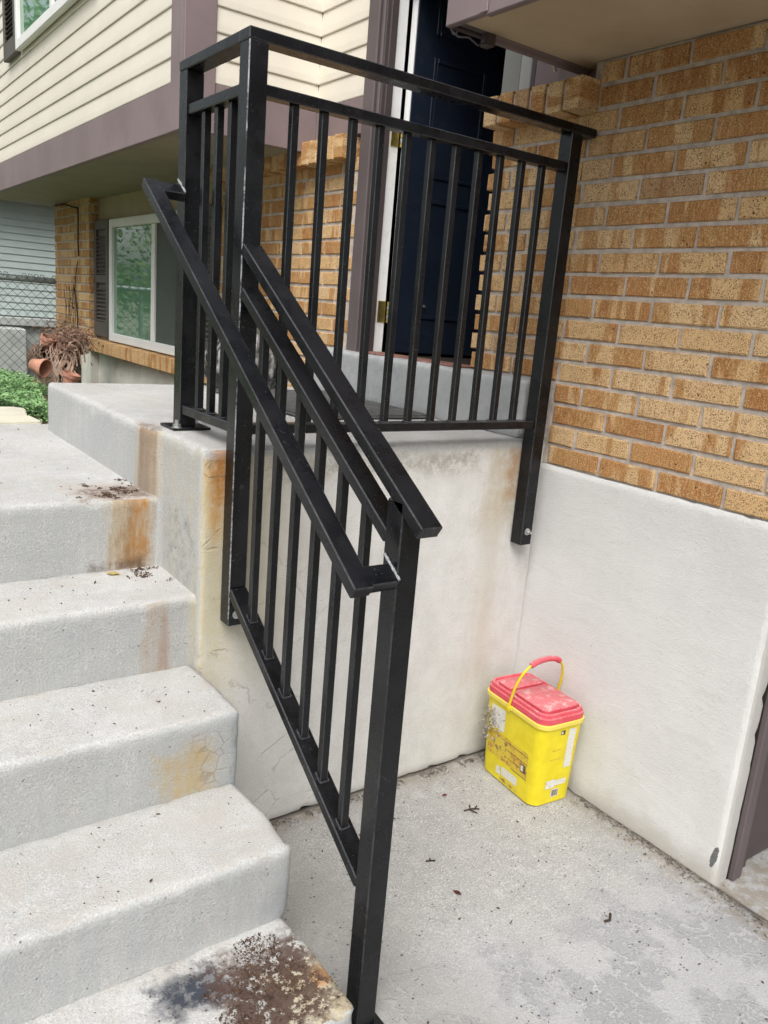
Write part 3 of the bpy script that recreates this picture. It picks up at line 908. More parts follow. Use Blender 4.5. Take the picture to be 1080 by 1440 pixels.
# soffit under the overhang, two panels with a seam
box('soffit_panel', (XO + 0.021, YB + 0.021, ZL + 0.012), (0.05, 3.30, ZL + 0.05), M['soffit'], house)
box('soffit_panel', (XO + 0.021, 3.304, ZL + 0.0125), (0.05, 6.2, ZL + 0.0505), M['soffit'], house)
box('upper_storey_core', (XO + 0.05, YB + 0.06, ZL + 0.06), (2.6, 6.18, 3.95), M['dark'], house)
box('upper_storey_core', (0.06, -0.02, 2.75), (2.6, 1.67, 3.95), M['dark'], house)
box('cable_clip', (-0.30, 1.66, ZL - 0.004), (-0.27, 1.69, ZL + 0.012), M['trim_dark'], house)
# upstairs window and shutter
window('window', XO - 0.036, 2.75, 4.45, 2.975, 3.95, 3.56, 0.06, screen=True)
shutter(XO - 0.028, 4.49, 4.85, 2.975, 3.95)

# doorway -------------------------------------------------------------
dz0, dz1 = 1.33, 3.36
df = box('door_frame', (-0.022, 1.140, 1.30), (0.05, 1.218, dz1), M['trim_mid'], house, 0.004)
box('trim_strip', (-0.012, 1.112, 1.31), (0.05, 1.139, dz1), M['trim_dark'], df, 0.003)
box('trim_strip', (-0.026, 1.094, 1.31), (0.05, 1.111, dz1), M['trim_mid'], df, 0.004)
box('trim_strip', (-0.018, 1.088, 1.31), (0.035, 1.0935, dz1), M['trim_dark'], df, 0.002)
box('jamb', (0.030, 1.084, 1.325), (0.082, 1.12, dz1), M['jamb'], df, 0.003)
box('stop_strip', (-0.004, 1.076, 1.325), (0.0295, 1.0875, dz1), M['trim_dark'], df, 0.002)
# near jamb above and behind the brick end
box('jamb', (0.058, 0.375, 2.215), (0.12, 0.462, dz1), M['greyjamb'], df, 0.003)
box('jamb', (0.058, 0.375, 1.325), (0.12, 0.440, 2.2148), M['dark'], df)  # near-black strip stands in for the shade behind the brick end
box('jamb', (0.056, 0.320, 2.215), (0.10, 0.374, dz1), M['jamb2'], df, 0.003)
box('panel', (0.058, -0.03, 2.130), (0.075, 0.300, 2.80), M['trim'], house)
box('panel_edge', (0.057, 0.301, 2.215), (0.09, 0.319, 2.80), M['trim_dark'], house)
br = tube('hook', [(0.055, 0.185, 2.335), (0.030, 0.185, 2.330), (0.025, 0.185, 2.30), (0.032, 0.185, 2.283)], 0.006, M['tan'], house, 6)
# open door, swung in about a right angle
door = box('door', (0.102, 1.046, dz0), (0.96, 1.086, dz1), M['navy'], house, 0.003)
box('hinge_edge', (0.0985, 1.048, dz0), (0.1015, 1.084, dz1), M['brightwhite'], door)
for k, (z0_, z1_) in enumerate(((1.48, 1.98), (2.06, 2.52), (2.60, 3.10))):
    for a in (0.20, 0.58):
        for lo, hi in (((a, 1.0415, z0_), (a + 0.02, 1.0455, z1_)), ((a + 0.27, 1.0415, z0_), (a + 0.29, 1.0455, z1_)),
                       ((a + 0.02, 1.0415, z0_), (a + 0.27, 1.0455, z0_ + 0.02)), ((a + 0.02, 1.0415, z1_ - 0.02), (a + 0.27, 1.0455, z1_))):
            box('panel_moulding', lo, hi, M['navy'], door, 0.003)
for zc in (2.205, 1.498):
    h = box('hinge', (0.040, 1.0805, zc - 0.045), (0.080, 1.0835, zc + 0.045), M['brass'], door, 0.001)
    box('leaf', (0.0955, 1.049, zc - 0.045), (0.0982, 1.082, zc + 0.045), M['brass'], h, 0.001)
    for q in range(5):
        tube('knuckle', [(0.089, 1.074, zc - 0.045 + 0.018 * q), (0.089, 1.074, zc - 0.029 + 0.018 * q)], 0.0065, M['zinc'] if q % 2 else M['brass'], h, 10)
tube('peg', [(0.26, 1.0455, 1.535), (0.26, 1.037, 1.535)], 0.006, M['zinc'], door, 8)
# hallway behind the door
hall = box('hall_floor', (0.06, 0.10, 1.22), (2.5, 2.4, 1.318), M['dark'], house)
box('hall_wall', (2.5, 0.1, 1.3), (2.6, 2.4, 3.6), M['dark'], house)
box('hall_wall', (0.125, 0.30, 1.319), (2.5, 0.40, 3.6), M['dark'], house)
box('hall_wall', (0.06, 2.30, 1.319), (2.5, 2.40, 3.6), M['dark'], house)
box('hall_wall', (0.056, 1.222, 1.319), (0.10, 2.30, 3.0), M['dark'], house)
box('hall_wall', (0.0605, 0.06, 1.319), (0.12, 0.375, 2.6), M['dark'], house)

# right-hand soffit, fascia and moulding
box('garage_soffit', (-0.462, -2.4, 2.2705), (0.30, 0.052, 2.30), M['soffit_tan'], house)
box('fascia', (-0.485, -2.4, 2.262), (-0.4625, -0.052, 2.75), M['trim'], house, 0.003)
box('fascia', (-0.485, -0.048, 2.268), (-0.4625, 0.110, 2.75), M['trim'], house, 0.003)
box('fascia_seam', (-0.491, -0.066, 2.268), (-0.4855, -0.036, 2.75), M['trim'], house, 0.002)
box('fascia_end', (-0.462, 0.090, 2.268), (0.05, 0.110, 2.75), M['trim_dark'], house, 0.002)
box('soffit_return', (-0.460, 0.0525, 2.274), (-0.34, 0.089, 2.30), M['trim_mid'], house, 0.003)
bm = bmesh.new()
pr = [(0.053, 2.302), (0.053, 2.270), (0.060, 2.267), (0.066, 2.258), (0.078, 2.255), (0.0785, 2.268), (0.0885, 2.273), (0.0885, 2.302)]
rg = [[bm.verts.new((xx, y_, z_)) for y_, z_ in pr] for xx in (-0.345, 0.12)]
for i in range(len(pr)):
    j = (i + 1) % len(pr); bm.faces.new((rg[0][i], rg[0][j], rg[1][j], rg[1][i]))
bm.faces.new(rg[0]); bm.faces.new(list(reversed(rg[1])))
from_bm('moulding', bm, M['trim'], house)
box('moulding_block', (-0.372, 0.0527, 2.240), (-0.346, 0.0888, 2.2735), M['trim_dark'], house, 0.002)
wp_ = [(-0.47, 0.10, 2.262), (-0.455, 0.085, 2.246), (-0.43, 0.07, 2.248), (-0.40, 0.065, 2.234), (-0.375, 0.066, 2.246), (-0.372, 0.07, 2.262)]
tube('loose_wire', wp_, 0.003, M['trim_mid'], house, 5)
tube('loose_wire', [(-0.468, 0.104, 2.266), (-0.462, 0.100, 2.255), (-0.450, 0.10, 2.256), (-0.448, 0.102, 2.264)], 0.003, M['greyjamb'], house, 5)
box('upper_storey_core', (-0.45, -2.4, 2.31), (2.6, -0.03, 3.9), M['dark'], house)
box('upper_storey_core', (-0.455, -0.03, 2.31), (0.055, 0.085, 3.9), M['trim_dark'], house)
# garage door jamb at the near corner
gj = box('garage_door_trim', (0.063, -0.878, -0.003), (0.104, -0.70, 2.27), M['trim_mid'], house, 0.004)
box('garage_door_trim', (0.1045, -0.858, -0.003), (0.16, -0.70, 2.27), M['trim_dark'], house, 0.004)
box('garage_door', (0.1605, -0.845, 0.0), (2.6, -0.80, 2.27), M['trim_dark'], house, 0.003)
box('joint_sealant', (0.0602, -0.8615, -0.003), (0.0625, -0.80, 2.2), M['dark'], house)
box('garage_core', (0.0605, -0.80, -0.1), (2.6, -0.02, 2.26), M['dark'], house)

# ================================================================== BLACK METAL RAILING
rail = empty('metal_railing', (-1.125, -0.03, 0.68), 'black square-tube metal guard railing with sloping stair handrail on the landing', 'railing')
MT = M['metal']
PX0, PX1 = -1.148, -1.100          # stair / side rail plane
PXC = (PX0 + PX1) / 2
YF0, YF1 = -0.055, -0.006          # front rail plane
YFC = (YF0 + YF1) / 2
ZT = 2.076
def post(x0, x1, y0, y1, z0, z1):
    return box('post', (x0, y0, z0), (x1, y1, z1), MT, rail, 0.0024)
pB = post(PX0, PX1, YF0, YF1, 0.672, ZT - 0.0255)
pC = post(-0.107, -0.059, YF0, YF1, 0.785, ZT - 0.0255)
pA = post(PX0, PX1, 0.302, 0.350, 1.138, ZT - 0.0255)
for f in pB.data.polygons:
    if f.material_index == 1 and f.normal.x < -0.4 and f.normal.y < -0.4: f.material_index = 2  # front-left edge gets the painted highlight
pD = post(PX0, PX1, -0.748, -0.700, 0.006, 1.168)
# front run
box('top_rail', (PX0 - 0.001, YF0 - 0.001, ZT - 0.025), (-0.004, YF1 + 0.001, ZT), MT, rail, 0.0024)
box('mid_rail', (PX1, YF0 + 0.006, 1.944), (-0.1075, YF1 - 0.006, 1.969), MT, rail, 0.0022)
box('bottom_rail', (PX1, YF0 + 0.006, 1.173), (-0.1075, YF1 - 0.006, 1.198), MT, rail, 0.0022)
NB = 11
gap = (-0.107 - PX1) / (NB + 1)
BW = 0.019
for k in range(NB):
    xc = PX1 + gap * (k + 1)
    jx = random.uniform(-.0025, .0025)
    beam('baluster', (xc, YFC, 1.198), (xc + jx, YFC, 1.944), BW, BW, MT, rail, (1, 0, 0), 0.0018)
# side run
box('top_rail', (PX0 - 0.0008, YF1 + 0.0012, ZT - 0.0252), (PX1 + 0.0008, 0.3505, ZT - 0.0002), MT, rail, 0.0024)
box('mid_rail', (PX0 + 0.005, YF1, 1.944), (PX1 - 0.005, 0.302, 1.969), MT, rail, 0.0022)
box('bottom_rail', (PX0 + 0.005, YF1, 1.173), (PX1 - 0.005, 0.302, 1.198), MT, rail, 0.0022)
for k in range(3):
    yc = YF1 + (0.302 - YF1) / 4 * (k + 1)
    beam('baluster', (PXC, yc, 1.198), (PXC, yc, 1.944), BW, BW, MT, rail, (1, 0, 0), 0.0018)
# stair run
SL = 0.652
def zt_line(y, z_at_b): return z_at_b + SL * (y - YF0)
def slope_rail(name, y0, y1, zref, w=0.048, h=0.027, xc=PXC):
    """zref: height of the upper edge at y=YF0"""
    c = math.sqrt(1 + SL * SL)
    dz = -h / 2 * c
    return beam(name, (xc, y0, zt_line(y0, zref) + dz), (xc, y1, zt_line(y1, zref) + dz), w, h, MT, rail, (1, 0, 0), 0.0024)
slope_rail('top_rail', YF0 + 0.002, -0.800, 1.626)
slope_rail('mid_rail', YF0 + 0.002, -0.701, 1.528, 0.046, 0.026)
slope_rail('bottom_rail', YF0 + 0.002, -0.701, 0.781, 0.046, 0.025)
for k in range(6):
    yc = YF0 + (-0.700 - YF0) / 7 * (k + 1)
    yc += 0.004
    zb = zt_line(yc, 0.781) - 0.006
    zt = zt_line(yc, 1.528) - 0.022
    beam('baluster', (PXC + random.uniform(-.001, .001), yc, zb), (PXC, yc + random.uniform(-.002, .002), zt), BW, BW, MT, rail, (1, 0, 0), 0.0018)
def foot_weld(x, y, z, sl=0.0):
    pts = []
    h_ = BW / 2 + 0.0012
    for dx, dy in ((-1, -1), (0, -1), (1, -1), (1, 0), (1, 1), (0, 1), (-1, 1), (-1, 0), (-1, -1)):
        pts.append((x + dx * h_, y + dy * h_, z + sl * dy * h_ + random.uniform(-.0006, .0006)))
    tube('weld', pts, [random.uniform(0.0016, 0.0034) for _ in pts], M['weld'], rail, 5)
for k in range(NB): foot_weld(PX1 + gap * (k + 1), YFC, 1.1985)
for k in range(3): foot_weld(PXC, YF1 + (0.302 - YF1) / 4 * (k + 1), 1.1985)
for k in range(6):
    yc = YF0 + (-0.700 - YF0) / 7 * (k + 1) + 0.004
    foot_weld(PXC, yc, zt_line(yc, 0.781) + 0.0005, SL)
# grab rail set off to the left with returns to the posts
HX0, HX1 = -1.248, -1.206
HXC = (HX0 + HX1) / 2
c_ = math.sqrt(1 + 0.694 ** 2)
ya, za, yb_, zb_ = 0.335, 1.785, -0.755, 1.029
hh = 0.027
beam('handrail', (HXC, ya, za - hh / 2 * c_), (HXC, yb_, zb_ - hh / 2 * c_), 0.042, hh, MT, rail, (1, 0, 0), 0.0024)
sl_dir = Vector((0, 1, 0.694)).normalized()
for yy, zz in ((ya - 0.021, za - 0.021 * 0.694), (yb_ + 0.022, zb_ + 0.022 * 0.694)):
    beam('handrail_return', (HX1 - 0.004, yy, zz - hh / 2 * c_ - 0.0006), (PX0 + 0.001, yy, zz - hh / 2 * c_ - 0.0006), 0.044, hh - 0.001, MT, rail, sl_dir, 0.0024)
weld = simple('weld_bead', (0.30, 0.31, 0.32), 0.5, 0.5, 0.4, 200, 0.004, 300)
for yy, zz, n_ in ((ya - 0.021, za - 0.021 * 0.694, 0), (yb_ + 0.022, zb_ + 0.022 * 0.694, 1)):
    pts = [(PX0 - 0.002, yy - 0.026 + 0.0052 * i, zz + (-0.026 + 0.0052 * i) * 0.694 + 0.001 + random.uniform(-.001, .001)) for i in range(11)]
    tube('weld', pts, [0.003 + random.uniform(-.001, .0012) for _ in pts], weld, rail, 6)
# base plate and bolts
bp = box('base_plate', (-1.175, 0.275, 1.131), (-1.065, 0.378, 1.138), MT, rail, 0.001)
box('base_plate', (-1.165, -0.765, 0.0), (-1.078, -0.682, 0.006), MT, rail, 0.001)
def bolt(p, axis, parent=rail, s=1.0):
    bm = bmesh.new()
    bmesh.ops.create_cone(bm, cap_ends=True, segments=6, radius1=0.0085 * s, radius2=0.0085 * s, depth=0.008 * s)
    r = bmesh.ops.create_cone(bm, cap_ends=True, segments=10, radius1=0.0048 * s, radius2=0.0044 * s, depth=0.014 * s)
    bmesh.ops.translate(bm, verts=r['verts'], vec=(0, 0, 0.006 * s))
    r = bmesh.ops.create_cone(bm, cap_ends=True, segments=14, radius1=0.012 * s, radius2=0.012 * s, depth=0.002)
    bmesh.ops.translate(bm, verts=r['verts'], vec=(0, 0, -0.004 * s))
    q = Vector((0, 0, 1)).rotation_difference(Vector(axis))
    bm.transform(q.to_matrix().to_4x4())
    return from_bm('bolt', bm, M['zinc'], parent, p, 30)
bolt((-0.083, YF0 - 0.004, 0.831), (0, -1, 0))
bolt((-1.124, YF0 - 0.004, 0.703), (0, -1, 0))
bolt((-1.160, 0.290, 1.1425), (0, 0, 1), s=1.25)
bolt((-1.078, 0.362, 1.1425), (0, 0, 1), s=1.25)
for hx in (-0.083, -1.124):
    tube('bolt_hole', [(hx, YF0 - 0.0004, 1.042), (hx, YF0 + 0.002, 1.042)], 0.0065, M['dark'], rail, 12)

# ================================================================== BUCKET
def bucket():
    B = empty('litter_bucket', (-0.114, -0.214, 0.0), 'yellow plastic pail with dusty red lid standing in the corner of the pad', 'bucket')
    B.rotation_euler = (0, 0, R(-5))
    T = Mat('bucket_yellow', 0.42, 0.45)
    o = T.obj(); n = T.noise(o, 22, 5, 0.6); n2 = T.noise(o, 120, 3, 0.6)
    c = T.mix(T.ss(n, 0.3, 0.7), (0.66, 0.53, 0.012), (0.74, 0.62, 0.02))
    c = T.mix(T.ss(n2, 0.56, 0.72) * T.ss(n, 0.45, 0.7) * 0.45, c, (0.45, 0.33, 0.10))
    T.color(c); yel = T.mat
    T = Mat('bucket_red', 0.6, 0.35)
    o = T.obj(); n = T.noise(o, 30, 5, 0.65); n2 = T.noise(o, 300, 3, 0.6)
    nz = T.sep(T.nor())[2]
    c = T.mix(T.ss(n, 0.3, 0.7), (0.55, 0.06, 0.085), (0.60, 0.10, 0.125))
    c = T.mix(T.ss(n2, 0.38, 0.62) * T.ss(nz, 0.6, 0.9) * 0.5, c, (0.58, 0.40, 0.39))
    c = T.mix(T.ss(n, 0.52, 0.62) * T.ss(nz, 0.6, 0.9) * 0.5, c, (0.62, 0.52, 0.50))
    T.color(c); red = T.mat
    rimy = plain_paint('bucket_rim', (0.72, 0.58, 0.10), 0.5, 0.05, 0.1)
    def rr_ring(hx, hy, r, n=6):
        out = []
        for cx, cy, a0 in ((hx - r, hy - r, 0), (-hx + r, hy - r, 90), (-hx + r, -hy + r, 180), (hx - r, -hy + r, 270)):
            for k in range(n + 1):
                a = R(a0 + 90 * k / n)
                out.append((cx + r * math.cos(a), cy + r * math.sin(a)))
        return out
    def stack(name, levels, mat, parent):
        bm = bmesh.new(); rings = []
        for hx, hy, r, z in levels:
            rings.append([bm.verts.new((x, y, z)) for x, y in rr_ring(hx, hy, r)])
        N = len(rings[0])
        for a, b in zip(rings, rings[1:]):
            for k in range(N):
                bm.faces.new((a[k], a[(k + 1) % N], b[(k + 1) % N], b[k]))
        bm.faces.new(list(reversed(rings[0]))); bm.faces.new(rings[-1])
        me = bpy.data.meshes.new(name); bmesh.ops.recalc_face_normals(bm, faces=bm.faces[:]); bm.to_mesh(me); bm.free()
        me.materials.append(mat)
        me.polygons.foreach_set('use_smooth', [True] * len(me.polygons)); me.set_sharp_from_angle(angle=R(35))
        ob = bpy.data.objects.new(name, me); link(ob, parent)
        return ob
    HX, HY, H = 0.083, 0.136, 0.292
    TX, TY = 0.092, 0.147
    body = stack('body', [(HX - 0.006, HY - 0.006, 0.032, 0.0), (HX, HY, 0.036, 0.006), (TX, TY, 0.036, H)], yel, B)
    stack('rim', [(TX + 0.001, TY + 0.001, 0.037, H - 0.012), (TX + 0.006, TY + 0.006, 0.04, H - 0.010), (TX + 0.006, TY + 0.006, 0.04, H + 0.002), (TX + 0.001, TY + 0.001, 0.037, H + 0.004)], rimy, body)
    L = TX + 0.002, TY + 0.002
    lid = stack('lid', [(L[0], L[1], 0.039, H + 0.0045), (L[0], L[1], 0.039, H + 0.022), (L[0] - 0.003, L[1] - 0.003, 0.037, H + 0.025),
                        (L[0] - 0.005, L[1] - 0.005, 0.036, H + 0.025), (L[0] - 0.006, L[1] - 0.006, 0.036, H + 0.034), (L[0] - 0.008, L[1] - 0.008, 0.035, H + 0.036),
                        (L[0] - 0.014, L[1] - 0.014, 0.03, H + 0.036), (L[0] - 0.016, L[1] - 0.016, 0.03, H + 0.030)], red, B)
    flap = stack('lid_panel', [(L[0] - 0.020, 0.078, 0.022, H + 0.0302), (L[0] - 0.020, 0.078, 0.022, H + 0.042), (L[0] - 0.024, 0.074, 0.02, H + 0.0445)], red, lid)
    flap.location.y = -0.050
    fl2 = stack('lid_flap', [(L[0] - 0.022, 0.034, 0.012, H + 0.0302), (L[0] - 0.022, 0.034, 0.012, H + 0.040), (L[0] - 0.025, 0.031, 0.01, H + 0.042)], red, lid)
    fl2.location.y = 0.078
    # bail handle
    pts = []
    for k in range(17):
        a = math.pi * k / 16
        hz = 0.178 * max(0.0, math.sin(a)) ** 0.55
        pts.append((-(TX + 0.010) * math.copysign(abs(math.cos(a)) ** 0.9, math.cos(a)), 0.012 - hz * 0.22, H - 0.006 + hz * 0.975))
    bm = bmesh.new(); tube_verts(bm, pts, 0.0042, 8)
    hd = from_bm('handle', bm, yel, B, None, 60); hd.location = (0, 0, 0)
    bm = bmesh.new(); tube_verts(bm, [pts[5], pts[6], pts[7], pts[8], pts[9], pts[10], pts[11]], 0.0095, 12)
    gp = from_bm('grip', bm, red, hd, None, 60); gp.location = (0, 0, 0)
    for sx in (-1, 1):
        bm = bmesh.new(); bmesh.ops.create_cone(bm, cap_ends=True, segments=14, radius1=0.011, radius2=0.010, depth=0.008)
        bm.transform(Matrix.Rotation(R(90), 4, 'Y'))
        q = from_bm('pivot', bm, yel, hd, None, 40); q.location = (sx * (TX + 0.006), 0.012, H - 0.006)
    # printed labels: thin sheets on the tapered sides
    def lab(face, u0, u1, z0, z1, mat, name='label', lift=0.0008):
        def P(u, z):
            z = z * H / 0.262; t = z / H
            if face == 'x': return (-(HX + (TX - HX) * t) - lift, u, z)
            return (u, -(HY + (TY - HY) * t) - lift, z)
        me = bpy.data.meshes.new(name)
        me.from_pydata([P(u0, z0), P(u1, z0), P(u1, z1), P(u0, z1)], [], [(0, 1, 2, 3)])
        me.materials.append(mat)
        ob = bpy.data.objects.new(name, me); link(ob, body)
    def printed(name, paper, ink, sc_, amt, streak=(1, 1, 1)):
        T = Mat(name, 0.5, 0.4); o = T.obj()
        n = T.noise(T.vm('MULTIPLY', o, streak), sc_, 5, 0.7)
        T.color(T.mix(T.ss(n, 1 - amt, 1 - amt + 0.05), paper, ink)); return T.mat
    white = printed('label_white', (0.66, 0.64, 0.58), (0.22, 0.20, 0.20), 60, 0.43, (1, 1, 2.2))
    white2 = printed('label_pale', (0.64, 0.62, 0.55), (0.45, 0.42, 0.40), 70, 0.42, (1, 1, 2.5))
    brown = printed('label_print', (0.62, 0.47, 0.05), (0.22, 0.11, 0.06), 45, 0.47)
    ink = simple('ink', (0.10, 0.07, 0.04), 0.5, 0.4, 0.3, 40)
    gold = printed('label_gold', (0.62, 0.45, 0.04), (0.45, 0.22, 0.06), 50, 0.48)
    lab('x', 0.03, 0.10, 0.165, 0.235, white)                       # torn white label
    lab('x', -0.095, 0.105, 0.075, 0.155, gold, lift=0.0005)
    lab('x', 0.00, 0.075, 0.085, 0.145, brown, lift=0.0011)
    lab('x', -0.090, -0.065, 0.088, 0.114, ink, lift=0.0014)
    lab('x', -0.079, -0.067, 0.092, 0.110, white2, lift=0.0017)
    for k in range(4): lab('x', -0.098, -0.02 + 0.018 * k, 0.072 + 0.024 * k, 0.0738 + 0.024 * k, ink, lift=0.0013)
    lab('x', -0.055, 0.025, 0.030, 0.058, white2)
    lab('x', 0.030, 0.052, 0.026, 0.050, white, lift=0.0012)
    lab('x', -0.06, 0.03, 0.012, 0.022, brown)
    lab('y', 0.022, 0.052, 0.115, 0.240, white2)
    lab('y', -0.012, 0.006, 0.226, 0.240, ink)
    lab('y', -0.010, -0.003, 0.229, 0.237, white2, lift=0.0012)
    lab('y', -0.040, -0.002, 0.178, 0.181, gold); lab('y', -0.04, 0.012, 0.148, 0.151, gold)
    lab('y', -0.040, 0.000, 0.055, 0.082, white); lab('y', 0.000, 0.045, 0.060, 0.078, white2)
    lab('y', -0.012, 0.020, 0.024, 0.050, white2)
    for k, (a, wd) in enumerate(((-0.008, 0.0025), (-0.004, 0.004), (0.002, 0.002), (0.006, 0.003), (0.011, 0.0018), (0.015, 0.002))):
        lab('y', a, a + wd, 0.027, 0.047, ink, lift=0.0014)
    # clump of dried leaves and web stuck to the far-left side
    bm = bmesh.new(); rd = random.Random(5)
    for k in range(130):
        p = Vector((-TX - abs(rd.gauss(0.004, 0.005)), 0.10 + rd.gauss(0, 0.022), 0.20 + rd.gauss(0, 0.032)))
        s_ = rd.uniform(0.003, 0.008)
        d = Vector((rd.gauss(0, 1), rd.gauss(0, 1), rd.gauss(0, 1))).normalized() * s_
        e = d.orthogonal().normalized() * s_ * 0.6
        bm.faces.new([bm.verts.new(p + d), bm.verts.new(p + e), bm.verts.new(p - d), bm.verts.new(p - e)])
    q = from_bm('leaf_litter', bm, M['twig_grey'], body, None); q.location = (0, 0, 0); q['kind'] = 'stuff'
bucket()

# ================================================================== THINGS ON THE LANDING
dm = empty('door_mat', (-0.40, 0.82, 1.13), 'dark grey ribbed rubber mat on the landing in front of the doorway', 'mat')
box('backing', (-0.665, 0.44, 1.1335), (-0.118, 1.20, 1.140), M['mat_rubber'], dm, 0.002)
bm = bmesh.new()
k = 0.45
while k < 1.19:
    bm_box(bm, (-0.655, k, 1.1395), (-0.128, k + 0.009, 1.1455), 0.0015, 1)
    k += 0.020
q = from_bm('rib', bm, M['mat_rubber'], dm); q['kind'] = 'stuff'

def bag():
    T = Mat('black_plastic', 0.25, 0.6)
    p = T.pos(); n = T.noise(T.vm('MULTIPLY', p, (9, 9, 2.2)), 1.0, 4, 0.6, 1.2)
    T.color(T.mix(T.ss(n, 0.44, 0.62), (0.012, 0.012, 0.013), (0.30, 0.29, 0.28)))  # grey highlights of the folds painted into the black
    T.bump(n, 0.05, 1.0)
    T.bump(T.noise(p, 30, 4, 0.6), 0.008, 0.8)
    bm = bmesh.new()
    bmesh.ops.create_icosphere(bm, subdivisions=5, radius=1.0)
    for v in bm.verts:
        c = v.co.copy()
        n_ = noise.fractal(c * 1.6, 0.9, 2.0, 4) * 0.16 + noise.noise(Vector((math.atan2(c.y, c.x) * 5, c.z * 1.2, 0))) * 0.07
        c *= 1 + n_
        z = c.z
        nar = 1.0 - 0.55 * max(0, z) ** 2
        v.co = Vector((c.x * 0.17 * nar, c.y * 0.12 * nar, max(z * 0.165, -0.105)))
    o = from_bm('rubbish_bag', bm, T.mat, None, (-0.46, 1.30, 1.13 + 0.1085), 180)
    tag(o, 'crumpled black plastic bag on the landing behind the corner post', 'bag')
bag()

# ================================================================== SIDE YARD THINGS
# stone path
path = box('garden_path', (-3.3, 1.602, 0.84), (-1.24, 2.15, 0.915), M['found'])
tag(path, 'pale flagstone path at the top of the steps', 'path', kind='structure')
rd = random.Random(3)
def paver(pts, z):
    bm = bmesh.new()
    lo_ = [bm.verts.new((x, y, z - 0.05)) for x, y in pts]; hi_ = [bm.verts.new((x, y, z + rd.uniform(-.003, .003))) for x, y in pts]
    n_ = len(pts)
    for i in range(n_): bm.faces.new((lo_[i], lo_[(i + 1) % n_], hi_[(i + 1) % n_], hi_[i]))
    bm.faces.new(list(reversed(lo_))); bm.faces.new(hi_)
    ed = [e for e in bm.edges if all(v.co.z > z - 0.02 for v in e.verts)]
    bmesh.ops.bevel(bm, geom=ed, offset=0.006, segments=2, affect='EDGES')
    from_bm('paver', bm, M['paver'], path, None, 30)
paver([(-1.47, 1.61), (-1.215, 1.61), (-1.20, 1.66), (-1.215, 1.80), (-1.46, 1.82)], 0.948)
paver([(-1.46, 1.832), (-1.222, 1.812), (-1.185, 2.03), (-1.22, 2.10), (-1.44, 2.12)], 0.946)
paver([(-1.80, 1.61), (-1.482, 1.61), (-1.472, 1.83), (-1.78, 1.85)], 0.947)
paver([(-1.79, 1.862), (-1.472, 1.842), (-1.452, 2.13), (-1.77, 2.15)], 0.947)
paver([(-2.2, 1.61), (-1.812, 1.61), (-1.79, 2.14), (-2.2, 2.12)], 0.947)

# clover and weeds
def weeds():
    rd = random.Random(11)
    verts, faces = [], []
    def leaf(p, s, tilt, az):
        d = Vector((math.cos(az), math.sin(az), math.tan(tilt))).normalized()
        e = Vector((-math.sin(az), math.cos(az), rd.uniform(-.3, .3))).normalized()
        b = len(verts)
        for q in (p, p + d * s * 0.55 + e * s * 0.42, p + d * s, p + d * s * 0.55 - e * s * 0.42):
            verts.append(tuple(q))
        faces.append((b, b + 1, b + 2, b + 3))
    def region(n, x0, x1, y0, y1, s0, s1, h):
        for _ in range(n):
            x, y = rd.uniform(x0, x1), rd.uniform(y0, y1)
            if x < -1.17 and y < 2.16: continue
            if x > -1.23 and y < 1.48: continue
            if x > -1.19 + (y - 1.5) * 0.19 and y < 4.5: continue
            hh = h * (0.4 + 0.9 * max(0, noise.noise(Vector((x * 4, y * 4, 5))) + 0.4)) * rd.random() ** 0.6
            p = Vector((x, y, yard_z(x, y) + hh))
            a = rd.uniform(0, 6.28)
            for k in range(3):
                leaf(p, rd.uniform(s0, s1), rd.uniform(-0.2, 0.7), a + k * 2.09 + rd.uniform(-.3, .3))
    region(17000, -1.30, -0.70, 1.50, 3.2, 0.007, 0.018, 0.085)
    region(9000, -1.30, -0.10, 3.2, 5.9, 0.010, 0.024, 0.10)
    region(4000, -4.5, -1.2, 2.1, 8.5, 0.03, 0.06, 0.10)
    me = bpy.data.meshes.new('clover'); me.from_pydata(verts, [], faces)
    o = from_me('clover', me, M['clover'])
    tag(o, 'bright green clover and weeds growing beside the landing', 'clover', kind='stuff')
weeds()

# chain-link fence
fence = empty('chain_link_fence', (-0.05, 6.02, 0.6), 'grey chain-link fence meeting the brick corner at the left', 'fence')
FY = 6.03
tube('top_rail', [(-4.5, FY, 1.525), (-0.02, FY, 1.525)], 0.022, M['galv'], fence, 12)
for px in (-0.75, -2.9, -4.5):
    tube('post', [(px, FY + 0.03, 0.5), (px, FY + 0.03, 1.50)], 0.02, M['galv'], fence, 10)
bm = bmesh.new()
z0_, z1_, s_ = 0.66, 1.56, 0.078
def seg(a, b, r_=0.0022):
    tube_verts(bm, [a, b], r_, 4, False)
k = -4.5 - (z1_ - z0_)
while k < 0.0:
    # rising and falling diagonals clipped to the panel
    for sg in (1, -1):
        xa, xb = (k, k + (z1_ - z0_)) if sg == 1 else (k + (z1_ - z0_), k)
        pa, pb = Vector((xa, FY - 0.026 + 0.002 * sg, z0_)), Vector((xb, FY - 0.026 + 0.002 * sg, z1_))
        for lim, cond in ((-4.5, 'lo'), (-0.02, 'hi')):
            for P_, Q_ in ((pa, pb), (pb, pa)):
                if (cond == 'lo' and P_.x < lim) or (cond == 'hi' and P_.x > lim):
                    if abs(Q_.x - P_.x) > 1e-6:
                        t = (lim - P_.x) / (Q_.x - P_.x)
                        if 0 <= t <= 1:
                            v = P_.lerp(Q_, t); P_.x, P_.y, P_.z = v
        if -4.51 <= pa.x <= 0 and -4.51 <= pb.x <= 0 and (pa - pb).length > 0.02: seg(pa, pb)
    k += s_
x_ = -0.60
